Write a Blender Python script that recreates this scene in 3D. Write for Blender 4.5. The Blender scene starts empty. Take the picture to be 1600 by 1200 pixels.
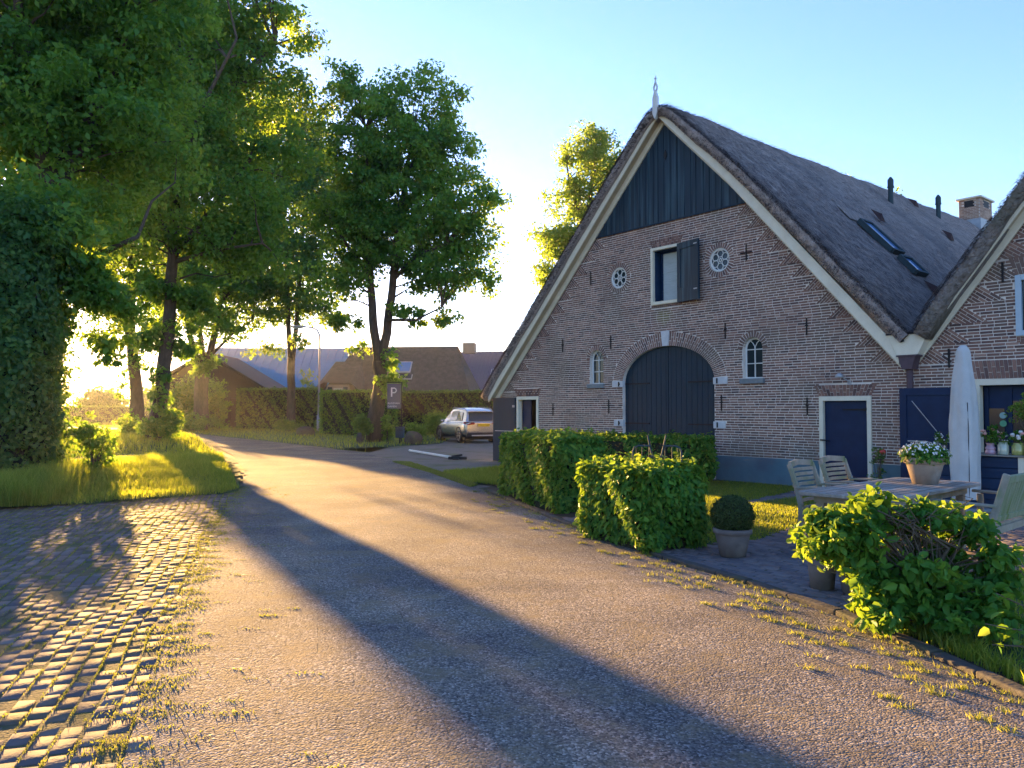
import bpy, bmesh, math, random
import numpy as np
from mathutils import Vector, Matrix
from mathutils.geometry import tessellate_polygon
R = math.radians
random.seed(7); RNG = np.random.default_rng(7)
scene = bpy.context.scene
col = scene.collection

# ---------------------------------------------------------------- camera, sky, sun, exposure
FPX, HC, PITCH = 1202.0, 1.6, math.atan(40/1202.0)
cd = bpy.data.cameras.new('camera'); cam = bpy.data.objects.new('camera', cd); col.objects.link(cam)
cam.location = (0, 0, HC); cam.rotation_euler = (R(90)+PITCH, 0, 0)
cd.sensor_width = 36.0; cd.lens = 36.0*FPX/1600.0; cd.clip_end = 5000; cd.clip_start = 0.05
scene.camera = cam
SUN_AZ, SUN_EL = R(-28.6), R(6.0)
world = bpy.data.worlds.new("World"); scene.world = world; world.use_nodes = True
wn = world.node_tree.nodes; wl = world.node_tree.links
for n_ in list(wn): wn.remove(n_)
sky = wn.new('ShaderNodeTexSky'); sky.sky_type = 'NISHITA'; sky.sun_disc = False
sky.sun_elevation = SUN_EL; sky.sun_rotation = SUN_AZ
sky.air_density = 1.0; sky.dust_density = 0.3; sky.ozone_density = 3.2
bg = wn.new('ShaderNodeBackground'); bg.inputs[1].default_value = 0.078
wo = wn.new('ShaderNodeOutputWorld'); tint = wn.new('ShaderNodeMix'); tint.data_type = 'RGBA'; tint.blend_type = 'MULTIPLY'; tint.inputs[0].default_value = 1
tint.inputs[7].default_value = (1.04, .88, 1.04, 1); wl.new(sky.outputs[0], tint.inputs[6]); wl.new(tint.outputs[2], bg.inputs[0]); wl.new(bg.outputs[0], wo.inputs[0])
sun_dir = Vector((math.sin(SUN_AZ)*math.cos(SUN_EL), math.cos(SUN_AZ)*math.cos(SUN_EL), math.sin(SUN_EL)))
sd = bpy.data.lights.new('sun', 'SUN'); sd.energy = 4.2; sd.angle = R(0.5); sd.color = (1.0, 0.58, 0.19)
sun = bpy.data.objects.new('sun', sd); col.objects.link(sun); sun.location = (-30, 60, 30)
sun.rotation_euler = sun_dir.to_track_quat('Z', 'Y').to_euler()
scene.view_settings.view_transform = 'Standard'; scene.view_settings.look = 'None'
scene.view_settings.gamma = 1; scene.view_settings.exposure = 3.25
scene.cycles.max_bounces = 6; scene.cycles.transparent_max_bounces = 6
scene.cycles.diffuse_bounces = 3; scene.cycles.transmission_bounces = 4

def at(x, y, Y):
    """a point of the place at depth Y metres seen in direction (x, y) of the 1600x1200 photograph"""
    cx = (x-800)/FPX; cz = (600-y)/FPX
    ry = math.cos(PITCH)-cz*math.sin(PITCH); rz = math.sin(PITCH)+cz*math.cos(PITCH)
    return Vector((cx/ry*Y, Y, HC+rz/ry*Y))

# ---------------------------------------------------------------- materials
def _nodes(name):
    m = bpy.data.materials.new(name); m.use_nodes = True
    nt = m.node_tree
    for n in list(nt.nodes): nt.nodes.remove(n)
    return m, nt, nt.nodes, nt.links
def _ramp(N, cols, pos=None, interp='LINEAR'):
    r = N.new('ShaderNodeValToRGB'); cr = r.color_ramp; cr.interpolation = interp
    while len(cr.elements) < len(cols): cr.elements.new(0.5)
    for i, c in enumerate(cols):
        cr.elements[i].position = pos[i] if pos else i/max(1, len(cols)-1)
        cr.elements[i].color = (*c[:3], 1)
    return r
def M(name, c1, c2=None, ns=6, rough=.8, bump=0., bs=40, rnd=None, metallic=0, spec=.3, stretch=(1,1,1), bumpdist=.01, bst=None, spec_=None, detail=6, world=False, c3=None, ns3=1.2):
    """surface: base colour mixed by noise, optionally by the per-piece attribute rnd, with a noise bump"""
    m, nt, N, L = _nodes(name)
    out = N.new('ShaderNodeOutputMaterial'); p = N.new('ShaderNodeBsdfPrincipled'); L.new(p.outputs[0], out.inputs[0])
    p.inputs['Roughness'].default_value = rough; p.inputs['Metallic'].default_value = metallic
    p.inputs['Specular IOR Level'].default_value = spec
    tc = N.new('ShaderNodeTexCoord'); mp = N.new('ShaderNodeMapping'); mp.inputs['Scale'].default_value = stretch
    L.new(tc.outputs['Object'], mp.inputs[0])
    c2 = c2 or tuple(x*.75 for x in c1)
    nz = N.new('ShaderNodeTexNoise'); nz.inputs['Scale'].default_value = ns; nz.inputs['Detail'].default_value = detail
    nz.inputs['Roughness'].default_value = .65
    L.new(mp.outputs[0], nz.inputs['Vector'])
    rr = _ramp(N, [c1, c2], [.35, .65]); L.new(nz.outputs[0], rr.inputs[0]); cur = rr.outputs[0]
    if rnd:
        a = N.new('ShaderNodeAttribute'); a.attribute_name = 'rnd'
        r2 = _ramp(N, rnd); L.new(a.outputs['Fac'], r2.inputs[0])
        mx = N.new('ShaderNodeMix'); mx.data_type = 'RGBA'; mx.inputs[0].default_value = .75
        L.new(cur, mx.inputs[6]); L.new(r2.outputs[0], mx.inputs[7]); cur = mx.outputs[2]
    if c3:
        n3 = N.new('ShaderNodeTexNoise'); n3.inputs['Scale'].default_value = ns3; n3.inputs['Detail'].default_value = 5
        L.new(mp.outputs[0], n3.inputs['Vector'])
        r3 = _ramp(N, [(0,0,0), (1,1,1)], [.5, .68]); L.new(n3.outputs[0], r3.inputs[0])
        mx = N.new('ShaderNodeMix'); mx.data_type = 'RGBA'; L.new(r3.outputs[0], mx.inputs[0])
        L.new(cur, mx.inputs[6]); mx.inputs[7].default_value = (*c3, 1); cur = mx.outputs[2]
    L.new(cur, p.inputs['Base Color'])
    if bump:
        mb = N.new('ShaderNodeMapping'); mb.inputs['Scale'].default_value = bst or stretch
        L.new(tc.outputs['Object'], mb.inputs[0])
        nb = N.new('ShaderNodeTexNoise'); nb.inputs['Scale'].default_value = bs; nb.inputs['Detail'].default_value = 4
        L.new(mb.outputs[0], nb.inputs['Vector'])
        b = N.new('ShaderNodeBump'); b.inputs['Strength'].default_value = bump; b.inputs['Distance'].default_value = bumpdist
        L.new(nb.outputs[0], b.inputs['Height']); L.new(b.outputs[0], p.inputs['Normal'])
    return m
def leaf_mat(name, cols, trans, tmix=.45, rough=.5, spec=.25):
    m, nt, N, L = _nodes(name)
    out = N.new('ShaderNodeOutputMaterial'); p = N.new('ShaderNodeBsdfPrincipled'); t = N.new('ShaderNodeBsdfTranslucent')
    p.inputs['Roughness'].default_value = rough; p.inputs['Specular IOR Level'].default_value = spec
    a = N.new('ShaderNodeAttribute'); a.attribute_name = 'rnd'
    r = _ramp(N, cols); L.new(a.outputs['Fac'], r.inputs[0]); L.new(r.outputs[0], p.inputs['Base Color'])
    r2 = _ramp(N, trans); L.new(a.outputs['Fac'], r2.inputs[0]); L.new(r2.outputs[0], t.inputs[0])
    mx = N.new('ShaderNodeMixShader'); mx.inputs[0].default_value = tmix
    L.new(p.outputs[0], mx.inputs[1]); L.new(t.outputs[0], mx.inputs[2]); L.new(mx.outputs[0], out.inputs[0])
    return m

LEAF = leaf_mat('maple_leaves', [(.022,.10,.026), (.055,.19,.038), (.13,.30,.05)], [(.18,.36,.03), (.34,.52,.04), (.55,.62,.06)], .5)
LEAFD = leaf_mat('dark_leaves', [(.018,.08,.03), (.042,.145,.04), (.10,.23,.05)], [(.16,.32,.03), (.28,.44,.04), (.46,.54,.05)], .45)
HEDGE = leaf_mat('hornbeam_leaves', [(.024,.11,.02), (.05,.18,.026), (.12,.28,.035)], [(.16,.30,.02), (.28,.42,.03), (.42,.52,.05)], .35, .5, .18)
YTREE = leaf_mat('pale_leaves', [(.06,.15,.03), (.11,.22,.035), (.18,.28,.05)], [(.26,.42,.04), (.36,.50,.05), (.46,.56,.08)], .5)
BOXL = leaf_mat('boxwood_leaves', [(.02,.045,.014), (.035,.07,.02), (.07,.11,.03)], [(.08,.14,.02), (.12,.2,.03), (.2,.28,.04)], .25)
GRASS = leaf_mat('grass_blades', [(.045,.11,.02), (.08,.16,.03), (.16,.22,.05)], [(.30,.40,.02), (.44,.50,.03), (.58,.60,.06)], .5)
WEED = leaf_mat('weed_blades', [(.05,.10,.02), (.10,.15,.03), (.2,.2,.07)], [(.3,.36,.03), (.42,.44,.05), (.5,.46,.1)], .4)
BARK = M('bark', (.06,.045,.032), (.11,.085,.06), ns=9, rough=.95, bump=.9, bs=16, stretch=(1,1,.3), bumpdist=.03)
TWIG = M('twigs', (.075,.06,.04), (.13,.105,.075), ns=20, rough=.9)
BRICK = M('brick', (.28,.17,.135), (.17,.105,.09), ns=14, rough=.85, bump=.4, bs=90, bumpdist=.004,
          rnd=[(.05,.038,.042), (.13,.078,.068), (.215,.12,.092), (.30,.175,.13), (.38,.25,.19)], c3=(.15,.115,.09), ns3=.9)
def stain(m, c, rad, colr, ns=9):
    nt = m.node_tree; N = nt.nodes; L = nt.links; p = [n for n in N if n.type == 'BSDF_PRINCIPLED'][0]
    tc = N.new('ShaderNodeTexCoord'); mp = N.new('ShaderNodeMapping'); mp.vector_type = 'POINT'
    mp.inputs['Location'].default_value = [-c[i]/rad[i] for i in range(3)]; mp.inputs['Scale'].default_value = [1/q for q in rad]
    L.new(tc.outputs['Object'], mp.inputs[0]); ln = N.new('ShaderNodeVectorMath'); ln.operation = 'LENGTH'; L.new(mp.outputs[0], ln.inputs[0])
    nz = N.new('ShaderNodeTexNoise'); nz.inputs['Scale'].default_value = ns; nz.inputs['Detail'].default_value = 6; L.new(tc.outputs['Object'], nz.inputs['Vector'])
    ad = N.new('ShaderNodeMath'); ad.operation = 'MULTIPLY_ADD'; L.new(nz.outputs[0], ad.inputs[0]); ad.inputs[1].default_value = 1.6; L.new(ln.outputs['Value'], ad.inputs[2])
    rp = _ramp(N, [(.75,.75,.75), (0,0,0)], [.55,1.0]); sc = N.new('ShaderNodeMath'); sc.operation = 'MULTIPLY'; sc.inputs[1].default_value = .6; L.new(ad.outputs[0], sc.inputs[0]); L.new(sc.outputs[0], rp.inputs[0])
    mx = N.new('ShaderNodeMix'); mx.data_type = 'RGBA'; L.new(rp.outputs[0], mx.inputs[0]); src = p.inputs['Base Color'].links[0].from_socket
    L.new(src, mx.inputs[6]); mx.inputs[7].default_value = (*colr, 1); L.new(mx.outputs[2], p.inputs['Base Color'])
stain(BRICK, (-.05, 0, 3.90), (.42, 2, .30), (.20, .17, .05)); stain(BRICK, (2.9, 0, 4.2), (1.1, 2, .35), (.24, .15, .11), 5); stain(BRICK, (-3.6, 0, 2.6), (1.0, 2, .5), (.09, .06, .05), 5)
MORTAR = M('mortar', (.78,.73,.64), (.66,.61,.54), ns=8, rough=.95, bump=.4, bs=60, bumpdist=.003, c3=(.46,.42,.37), ns3=.8)
THATCH = M('thatch', (.23,.19,.165), (.44,.37,.32), ns=24, rough=1, bump=1., bs=45, stretch=(.22,1,.22), bst=(.3,1,.3), bumpdist=.05, c3=(.24,.21,.19), ns3=1.1, spec=.05)
THATCHMOSS = M('mossy_thatch', (.15,.135,.115), (.28,.25,.22), ns=22, rough=1, bump=1., bs=30, stretch=(.3,1,.3), bst=(.4,1,.4), bumpdist=.08, c3=(.13,.125,.085), ns3=2.3, spec=.05)
STRAW = M('reed_ends', (.14,.12,.115), (.22,.19,.18), ns=30, rough=1, rnd=[(.03,.025,.03), (.13,.11,.11), (.34,.30,.28)], spec=.05)
CREAMT = M('tan_soffit', (.50,.42,.28), (.42,.35,.23), ns=3, rough=.6)
CREAM = M('cream_paint', (.76,.72,.55), (.66,.62,.47), ns=3, rough=.5, bump=.15, bs=12, spec=.4)
WHITE = M('white_paint', (.72,.73,.68), (.62,.64,.60), ns=4, rough=.5)
DARKTEAL = M('tarred_boards', (.003,.018,.034), (.007,.030,.050), ns=2.2, rough=.5, bump=.25, bs=10, stretch=(7,1,.35), c3=(.03,.075,.10), ns3=1.1, bst=(10,1,.5), spec=.4)  # own dark blue-green colour with paler streaks
DOORG = M('dark_green_paint', (.001,.017,.034), (.002,.025,.046), ns=3, rough=.55, bump=.15, bs=10, stretch=(4,1,.5), spec=.35)
BLUE = M('dark_blue_paint', (.001,.014,.050), (.003,.022,.070), ns=3, rough=.5, bump=.12, bs=10, spec=.25)
BLUEPLANK = M('blue_planks', (.006,.028,.075), (.012,.04,.095), ns=3, rough=.6, stretch=(.5,1,4), bump=.2, bs=14)
PLINTH = M('plinth_paint', (.08,.155,.19), (.10,.185,.215), ns=2.5, rough=.75, bump=.2, bs=30, c3=(.08,.12,.15))
STONE = M('white_stone', (.62,.63,.62), (.50,.52,.52), ns=6, rough=.7)
SILL = M('grey_stone', (.15,.18,.19), (.20,.23,.24), ns=10, rough=.6)
IRON = M('black_iron', (.015,.015,.018), rough=.5, metallic=.3)
STEEL = M('galvanised_steel', (.42,.44,.45), (.34,.36,.37), ns=6, rough=.5, metallic=.3)
GREYMETAL = M('grey_green_metal', (.035,.06,.065), (.05,.075,.08), ns=8, rough=.8)
GLASS = M('window_glass', (.018,.028,.035), (.022,.035,.04), rough=.08, spec=.45)
SKYGLASS = M('roof_glass', (.10,.22,.42), (.12,.25,.45), rough=.06, spec=1)
BLIND = M('blind_fabric', (.50,.56,.54), (.42,.48,.46), ns=4, rough=.8, stretch=(1,1,5))
TEAK = M('weathered_teak', (.24,.225,.175), (.33,.31,.25), ns=5, rough=.75, bump=.3, bs=25, stretch=(1,1,1), c3=(.15,.20,.09), ns3=3)
TABLEW = M('weathered_table', (.30,.28,.235), (.19,.18,.155), ns=4, rough=.7, bump=.3, bs=20, stretch=(.6,4,1), c3=(.40,.38,.33), ns3=2.5)
TERRA = M('pale_terracotta', (.36,.27,.20), (.28,.21,.16), ns=5, rough=.9, bump=.2, bs=25, c3=(.42,.36,.30), ns3=4)
GREYPOT = M('grey_clay', (.16,.14,.13), (.12,.105,.10), ns=6, rough=.9, bump=.2, bs=25, c3=(.22,.2,.18), ns3=4)
CANVAS = M('parasol_canvas', (.52,.54,.52), (.44,.47,.46), ns=3, rough=.8, bump=.5, bs=5, bumpdist=.03)
SOIL = M('soil', (.035,.026,.018), (.06,.045,.03), ns=12, rough=1, bump=.6, bs=30)
CHIMB = M('chimney_brick', (.42,.30,.22), (.32,.22,.17), rough=.9, rnd=[(.25,.16,.12), (.42,.30,.22), (.55,.42,.32)])
RUBBER = M('rubber', (.012,.012,.013), rough=.8)
SILVER = M('silver_car_paint', (.42,.42,.40), (.42,.42,.40), rough=.25, metallic=.75, spec=.6)
LIGHTRED = M('tail_light_red', (.35,.01,.01), rough=.15, spec=.8)
PLATE = M('yellow_plate', (.75,.47,.02), rough=.4)
BLACKPL = M('black_plastic', (.02,.02,.022), rough=.55)
PINKV = M('pink_glass', (.55,.36,.46), (.5,.33,.42), rough=.15, spec=.7)
PETALW = M('white_petals', (.75,.76,.72), rough=.6)
PETALP = M('pink_petals', (.72,.42,.36), (.62,.30,.26), rough=.6)
ROSE = M('rose_petals', (.75,.13,.08), (.6,.08,.06), rough=.6)

# ---------------------------------------------------------------- object helpers
def tag(o, label=None, cat=None, group=None, kind=None):
    if label: o['label'] = label
    if cat: o['category'] = cat
    if group: o['group'] = group
    if kind: o['kind'] = kind
    return o
def empty(name, loc=(0,0,0), rz=0):
    o = bpy.data.objects.new(name, None); col.objects.link(o); o.location = loc; o.rotation_euler = (0,0,rz); o.empty_display_size = .2
    return o
def thing(name, label, cat, loc=(0,0,0), rz=0, group=None):
    return tag(empty(name, loc, rz), label, cat, group)
def link(name, me, mat, parent=None):
    o = bpy.data.objects.new(name, me); col.objects.link(o); me.materials.append(mat)
    if parent is not None: o.parent = parent
    return o
def np_mesh(name, V, F, mat, parent=None, rnd=None, smooth=False):
    """V (n,3), F (m,k) all with k corners"""
    me = bpy.data.meshes.new(name); V = np.asarray(V, np.float32); F = np.asarray(F, np.int32)
    m, k = F.shape
    me.vertices.add(len(V)); me.vertices.foreach_set('co', V.ravel())
    me.loops.add(m*k); me.loops.foreach_set('vertex_index', F.ravel())
    me.polygons.add(m); me.polygons.foreach_set('loop_start', np.arange(0, m*k, k, dtype=np.int32))
    me.polygons.foreach_set('loop_total', np.full(m, k, np.int32))
    if smooth: me.polygons.foreach_set('use_smooth', np.ones(m, bool))
    me.update(calc_edges=True); me.validate()
    if rnd is not None:
        a = me.attributes.new('rnd', 'FLOAT', 'POINT'); a.data.foreach_set('value', np.asarray(rnd, np.float32))
    return link(name, me, mat, parent)

class MB:
    def __init__(s): s.v = []; s.f = []; s.r = []
    def add(s, vs, fs, r=.5):
        b = len(s.v); s.v += [tuple(p) for p in vs]; s.f += [tuple(i+b for i in f) for f in fs]; s.r += [r]*len(vs); return s
    def box(s, x0, x1, y0, y1, z0, z1, r=.5, Mx=None):
        vs = [(x,y,z) for z in (z0,z1) for y in (y0,y1) for x in (x0,x1)]
        if Mx is not None: vs = [tuple(Mx @ Vector(p)) for p in vs]
        return s.add(vs, [(0,2,3,1),(4,5,7,6),(0,1,5,4),(2,6,7,3),(0,4,6,2),(1,3,7,5)], r)
    def bar(s, a, b, w, h, up=(0,0,1), r=.5):
        """a box beam from a to b, w across, h along up"""
        a = Vector(a); b = Vector(b); d = (b-a).normalized(); up = Vector(up); sd_ = d.cross(up)
        if sd_.length < 1e-4: sd_ = d.cross(Vector((1,0,0)))
        sd_.normalize(); u2 = sd_.cross(d).normalized()
        vs = [p+sd_*(i*w/2)+u2*(j*h/2) for p in (a,b) for j in (-1,1) for i in (-1,1)]
        return s.add(vs, [(0,1,3,2),(4,6,7,5),(0,4,5,1),(2,3,7,6),(0,2,6,4),(1,5,7,3)], r)
    def tube(s, pts, rad, seg=8, cap=True, r=.5):
        pts = [Vector(p) for p in pts]; n = len(pts)
        if not hasattr(rad, '__len__'): rad = [rad]*n
        ref = None; vs = []
        for i, p in enumerate(pts):
            d = (pts[min(i+1,n-1)]-pts[max(i-1,0)]).normalized()
            if ref is None:
                ref = d.orthogonal().normalized()
            ref = (ref-d*ref.dot(d)).normalized(); q = d.cross(ref)
            for k in range(seg):
                a = 2*math.pi*k/seg; vs.append(p+(ref*math.cos(a)+q*math.sin(a))*rad[i])
        fs = [(i*seg+k, i*seg+(k+1)%seg, (i+1)*seg+(k+1)%seg, (i+1)*seg+k) for i in range(n-1) for k in range(seg)]
        if cap: fs += [tuple(range(seg-1,-1,-1)), tuple((n-1)*seg+k for k in range(seg))]
        return s.add(vs, fs, r)
    def lathe(s, prof, c=(0,0,0), seg=24, r=.5, fold=0, nf=0):
        vs = []
        for (rr, z) in prof:
            for k in range(seg):
                a = 2*math.pi*k/seg; q = rr*(1+fold*math.cos(nf*a+z*1.3)) if fold else rr
                vs.append((c[0]+q*math.cos(a), c[1]+q*math.sin(a), c[2]+z))
        n = len(prof)
        fs = [(i*seg+k, i*seg+(k+1)%seg, (i+1)*seg+(k+1)%seg, (i+1)*seg+k) for i in range(n-1) for k in range(seg)]
        fs += [tuple(range(seg-1,-1,-1)), tuple((n-1)*seg+k for k in range(seg))]
        return s.add(vs, fs, r)
    def prism(s, poly, y0, y1, r=.5):
        """a polygon in the x-z plane, seen anticlockwise from -y, pushed from y0 (front) to y1"""
        n = len(poly)
        vs = [(p[0], y0, p[1]) for p in poly]+[(p[0], y1, p[1]) for p in poly]
        fs = [tuple(range(n)), tuple(range(2*n-1, n-1, -1))]+[(i, i+n, (i+1)%n+n, (i+1)%n) for i in range(n)]
        return s.add(vs, fs, r)
    def sphere(s, c, rx, ry=None, rz=None, seg=10, rings=7, r=.5, jit=0):
        ry = ry or rx; rz = rz or rx; vs = []
        for i in range(1, rings):
            t = math.pi*i/rings
            for k in range(seg):
                a = 2*math.pi*k/seg; j = 1+random.uniform(-jit, jit)
                vs.append((c[0]+rx*j*math.sin(t)*math.cos(a), c[1]+ry*j*math.sin(t)*math.sin(a), c[2]+rz*j*math.cos(t)))
        fs = [(i*seg+k, (i+1)*seg+k, (i+1)*seg+(k+1)%seg, i*seg+(k+1)%seg) for i in range(rings-2) for k in range(seg)]
        fs += [tuple(range(seg)), tuple((rings-2)*seg+k for k in range(seg-1,-1,-1))]
        return s.add(vs, fs, r)
    def build(s, name, mat, parent=None, smooth=False, bevel=0, sub=0):
        me = bpy.data.meshes.new(name); me.from_pydata(s.v, [], s.f); me.update()
        bm = bmesh.new(); bm.from_mesh(me); bmesh.ops.recalc_face_normals(bm, faces=bm.faces); bm.to_mesh(me); bm.free()
        a = me.attributes.new('rnd', 'FLOAT', 'POINT'); a.data.foreach_set('value', s.r)
        if smooth: me.polygons.foreach_set('use_smooth', [True]*len(me.polygons))
        o = link(name, me, mat, parent)
        if bevel:
            b = o.modifiers.new('bevel', 'BEVEL'); b.width = bevel; b.segments = 2; b.limit_method = 'ANGLE'
        if sub:
            b = o.modifiers.new('sub', 'SUBSURF'); b.levels = b.render_levels = sub
        return o
def copy_tree(o, parent=None):
    c = o.copy(); col.objects.link(c); c.parent = parent
    for ch in [q for q in o.children]: copy_tree(ch, c)
    return c
def inside(P, poly):
    P = np.asarray(P); x, y = P[:,0], P[:,1]; r = np.zeros(len(P), bool); n = len(poly); j = n-1
    for i in range(n):
        xi, yi = poly[i]; xj, yj = poly[j]
        c = ((yi > y) != (yj > y)) & (x < (xj-xi)*(y-yi)/((yj-yi)+1e-12)+xi); r ^= c; j = i
    return r
def scatter(poly, n, holes=()):
    poly = np.array(poly); lo = poly.min(0); hi = poly.max(0); out = []; c = 0
    while c < n:
        P = RNG.uniform(lo, hi, (n*2, 2)); k = inside(P, poly)
        for h in holes: k &= ~inside(P, h)
        P = P[k]; out.append(P); c += len(P)
        if len(out) > 60: break
    return np.concatenate(out)[:n]

# ---------------------------------------------------------------- foliage helpers
def unit(v): return v/np.maximum(np.linalg.norm(v, axis=1, keepdims=True), 1e-9)
def leaf_mesh(name, P, Nn, size, mat, parent=None, fine=False, aspect=.6, droop=None, rnd=None):
    """leaf faces at P with normals Nn; fine leaves have six corners and a folded midrib"""
    n = len(P); Nn = unit(Nn); t = RNG.normal(size=(n,3))
    if droop is not None: t = t*.6+np.array([0,0,-droop])
    t = unit(t-Nn*(t*Nn).sum(1, keepdims=True)); b = np.cross(Nn, t)
    s = size*RNG.uniform(.5, 1.4, (n,1)); w = s*aspect
    if fine:
        q = [(0,0,0), (.28,.42,.10), (.68,.36,.06), (1,0,-.12), (.68,-.36,.06), (.28,-.42,.10)]
        V = np.stack([P+t*s*a+b*w*c+Nn*s*d for a, c, d in q], 1).reshape(-1,3)
        base = (np.arange(n)*6)[:,None]
        F = np.concatenate([base+np.array([0,1,2,3]), base+np.array([0,3,4,5])])
        k = 6
    else:
        q = [(0,0,0), (.45,.5,.12), (1,0,-.05), (.45,-.5,.12)]
        V = np.stack([P+t*s*a+b*w*c+Nn*s*d for a, c, d in q], 1).reshape(-1,3)
        F = (np.arange(n)*4)[:,None]+np.array([0,1,2,3]); k = 4
    if rnd is None: rnd = RNG.uniform(0, 1, n)
    return np_mesh(name, V, F, mat, parent, np.repeat(np.clip(rnd, 0, 1), k))
def crown_points(blobs, nclump, per, cr, flat=.65, bias=.45):
    vol = np.array([b[3]*b[4]*b[5] for b in blobs]); pr = vol/vol.sum()
    idx = RNG.choice(len(blobs), nclump, p=pr); B = np.array(blobs)[idx]
    d = unit(RNG.normal(size=(nclump,3))); r = RNG.uniform(0, 1, (nclump,1))**bias
    C = B[:,:3]+d*r*B[:,3:6]
    sz = RNG.uniform(.6, 1.3, nclump)
    n = per*nclump; ci = np.repeat(np.arange(nclump), per)
    off = unit(RNG.normal(size=(n,3)))*RNG.uniform(0, 1, (n,1))**.5
    off = off*np.array([1,1,flat])*cr*sz[ci][:,None]
    P = C[ci]+off
    tone = RNG.uniform(0, 1, nclump)
    rn = .6*tone[ci]+.4*RNG.uniform(0, 1, n)
    Nn = unit(RNG.normal(size=(n,3))+unit(off)*.5+np.array([0,0,.55]))
    return C, P, Nn, rn
def tree(name, label, cat, base, stems, blobs, nclump, per, cr, lsize, mat, group=None, bark=None, nb=90, fine=False, extra=None, twig_r=.035, bias=.45):
    """stems: polylines [(x,y,z,r)...] in place coordinates; blobs: (x,y,z,rx,ry,rz)"""
    base = Vector(base); T = thing(name, label, cat, base, 0, group)
    C, P, Nn, rn = crown_points(blobs, nclump, per, cr, bias=bias)
    if extra is not None:
        C2, P2, N2, r2 = crown_points(extra[0], extra[1], extra[2], extra[3], bias=.6)
        P = np.concatenate([P, P2]); Nn = np.concatenate([Nn, N2]); rn = np.concatenate([rn, r2])
    b = np.array(base)
    mb = MB(); nodes = []
    for st in stems:
        pts = []; rad = []
        for i in range(len(st)-1):
            p0 = np.array(st[i]); p1 = np.array(st[i+1])
            for k in range(4):
                q = p0+(p1-p0)*k/4; q = q.copy(); j = .12*q[3]; q[0] += random.uniform(-j, j); q[1] += random.uniform(-j, j)
                pts.append(q[:3]-b); rad.append(q[3])
        pts.append(np.array(st[-1])[:3]-b); rad.append(st[-1][3])
        mb.tube(pts, rad, 10)
        nodes += [(p, r) for p, r in zip(pts, rad)]
    npos = np.array([q[0] for q in nodes]); top = npos[:,2].max(); ok = npos[:,2] > top*.18
    npos = npos[ok]
    for c in C[:nb]:
        c = c-b
        dd = np.linalg.norm(npos-c, axis=1)+np.maximum(0, npos[:,2]-c[2]+.5)*1.5
        a = npos[dd.argmin()]
        m1 = a+(c-a)*.35+np.array([0,0,.15*np.linalg.norm(c-a)*.4]); m2 = a+(c-a)*.7+RNG.normal(size=3)*.15
        mb.tube([a, m1, m2, c], [twig_r*1.6, twig_r*1.1, twig_r*.7, twig_r*.3], 5, cap=False)
    mb.build('trunk', bark or BARK, T, smooth=True)
    leaf_mesh('crown', P-b, Nn, lsize, mat, T, fine=fine, rnd=rn, droop=.5)
    return T
def pt(x, y, Y, r=None):
    p = at(x, y, Y); return (p.x, p.y, p.z) if r is None else (p.x, p.y, p.z, r)
def bl(x, y, Y, rx, rz, ry=None):
    """blob centred in direction (x,y) at depth Y; radii in photograph pixels at that depth"""
    p = at(x, y, Y); k = Y/FPX; return (p.x, p.y, p.z, rx*k, (ry or rx)*k, rz*k)

def shrub(name, label, cat, c, r, n, lsize, mat, group=None, fine=False, twigs=14, part='foliage'):
    """rounded loose shrub on the ground at c=(x,y,z), radii r"""
    T = thing(name, label, cat, c, 0, group)
    blobs = []
    for i in range(9):
        a = random.uniform(0, 6.28); q = random.uniform(.1, .6)
        blobs.append((math.cos(a)*q*r[0], math.sin(a)*q*r[1], r[2]*random.uniform(.35, 1.3), r[0]*.5, r[1]*.5, r[2]*.5))
    C, P, Nn, rn = crown_points(blobs, max(10, n//22), 22, .28*min(r[0], r[2]*1.4), bias=.4)
    P[:,2] = np.abs(P[:,2])+.01
    leaf_mesh(part, P, Nn, lsize, mat, T, fine=fine, rnd=rn, droop=.3)
    mb = MB()
    for i in range(twigs):
        a = random.uniform(0, 6.28); q = C[i % len(C)]
        mb.tube([(math.cos(a)*.1*r[0], math.sin(a)*.1*r[1], -.02), (q[0]*.4, q[1]*.4, q[2]*.55), tuple(q)], [.018, .012, .005], 5, cap=False)
    mb.build('stems', TWIG, T)
    return T
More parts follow.
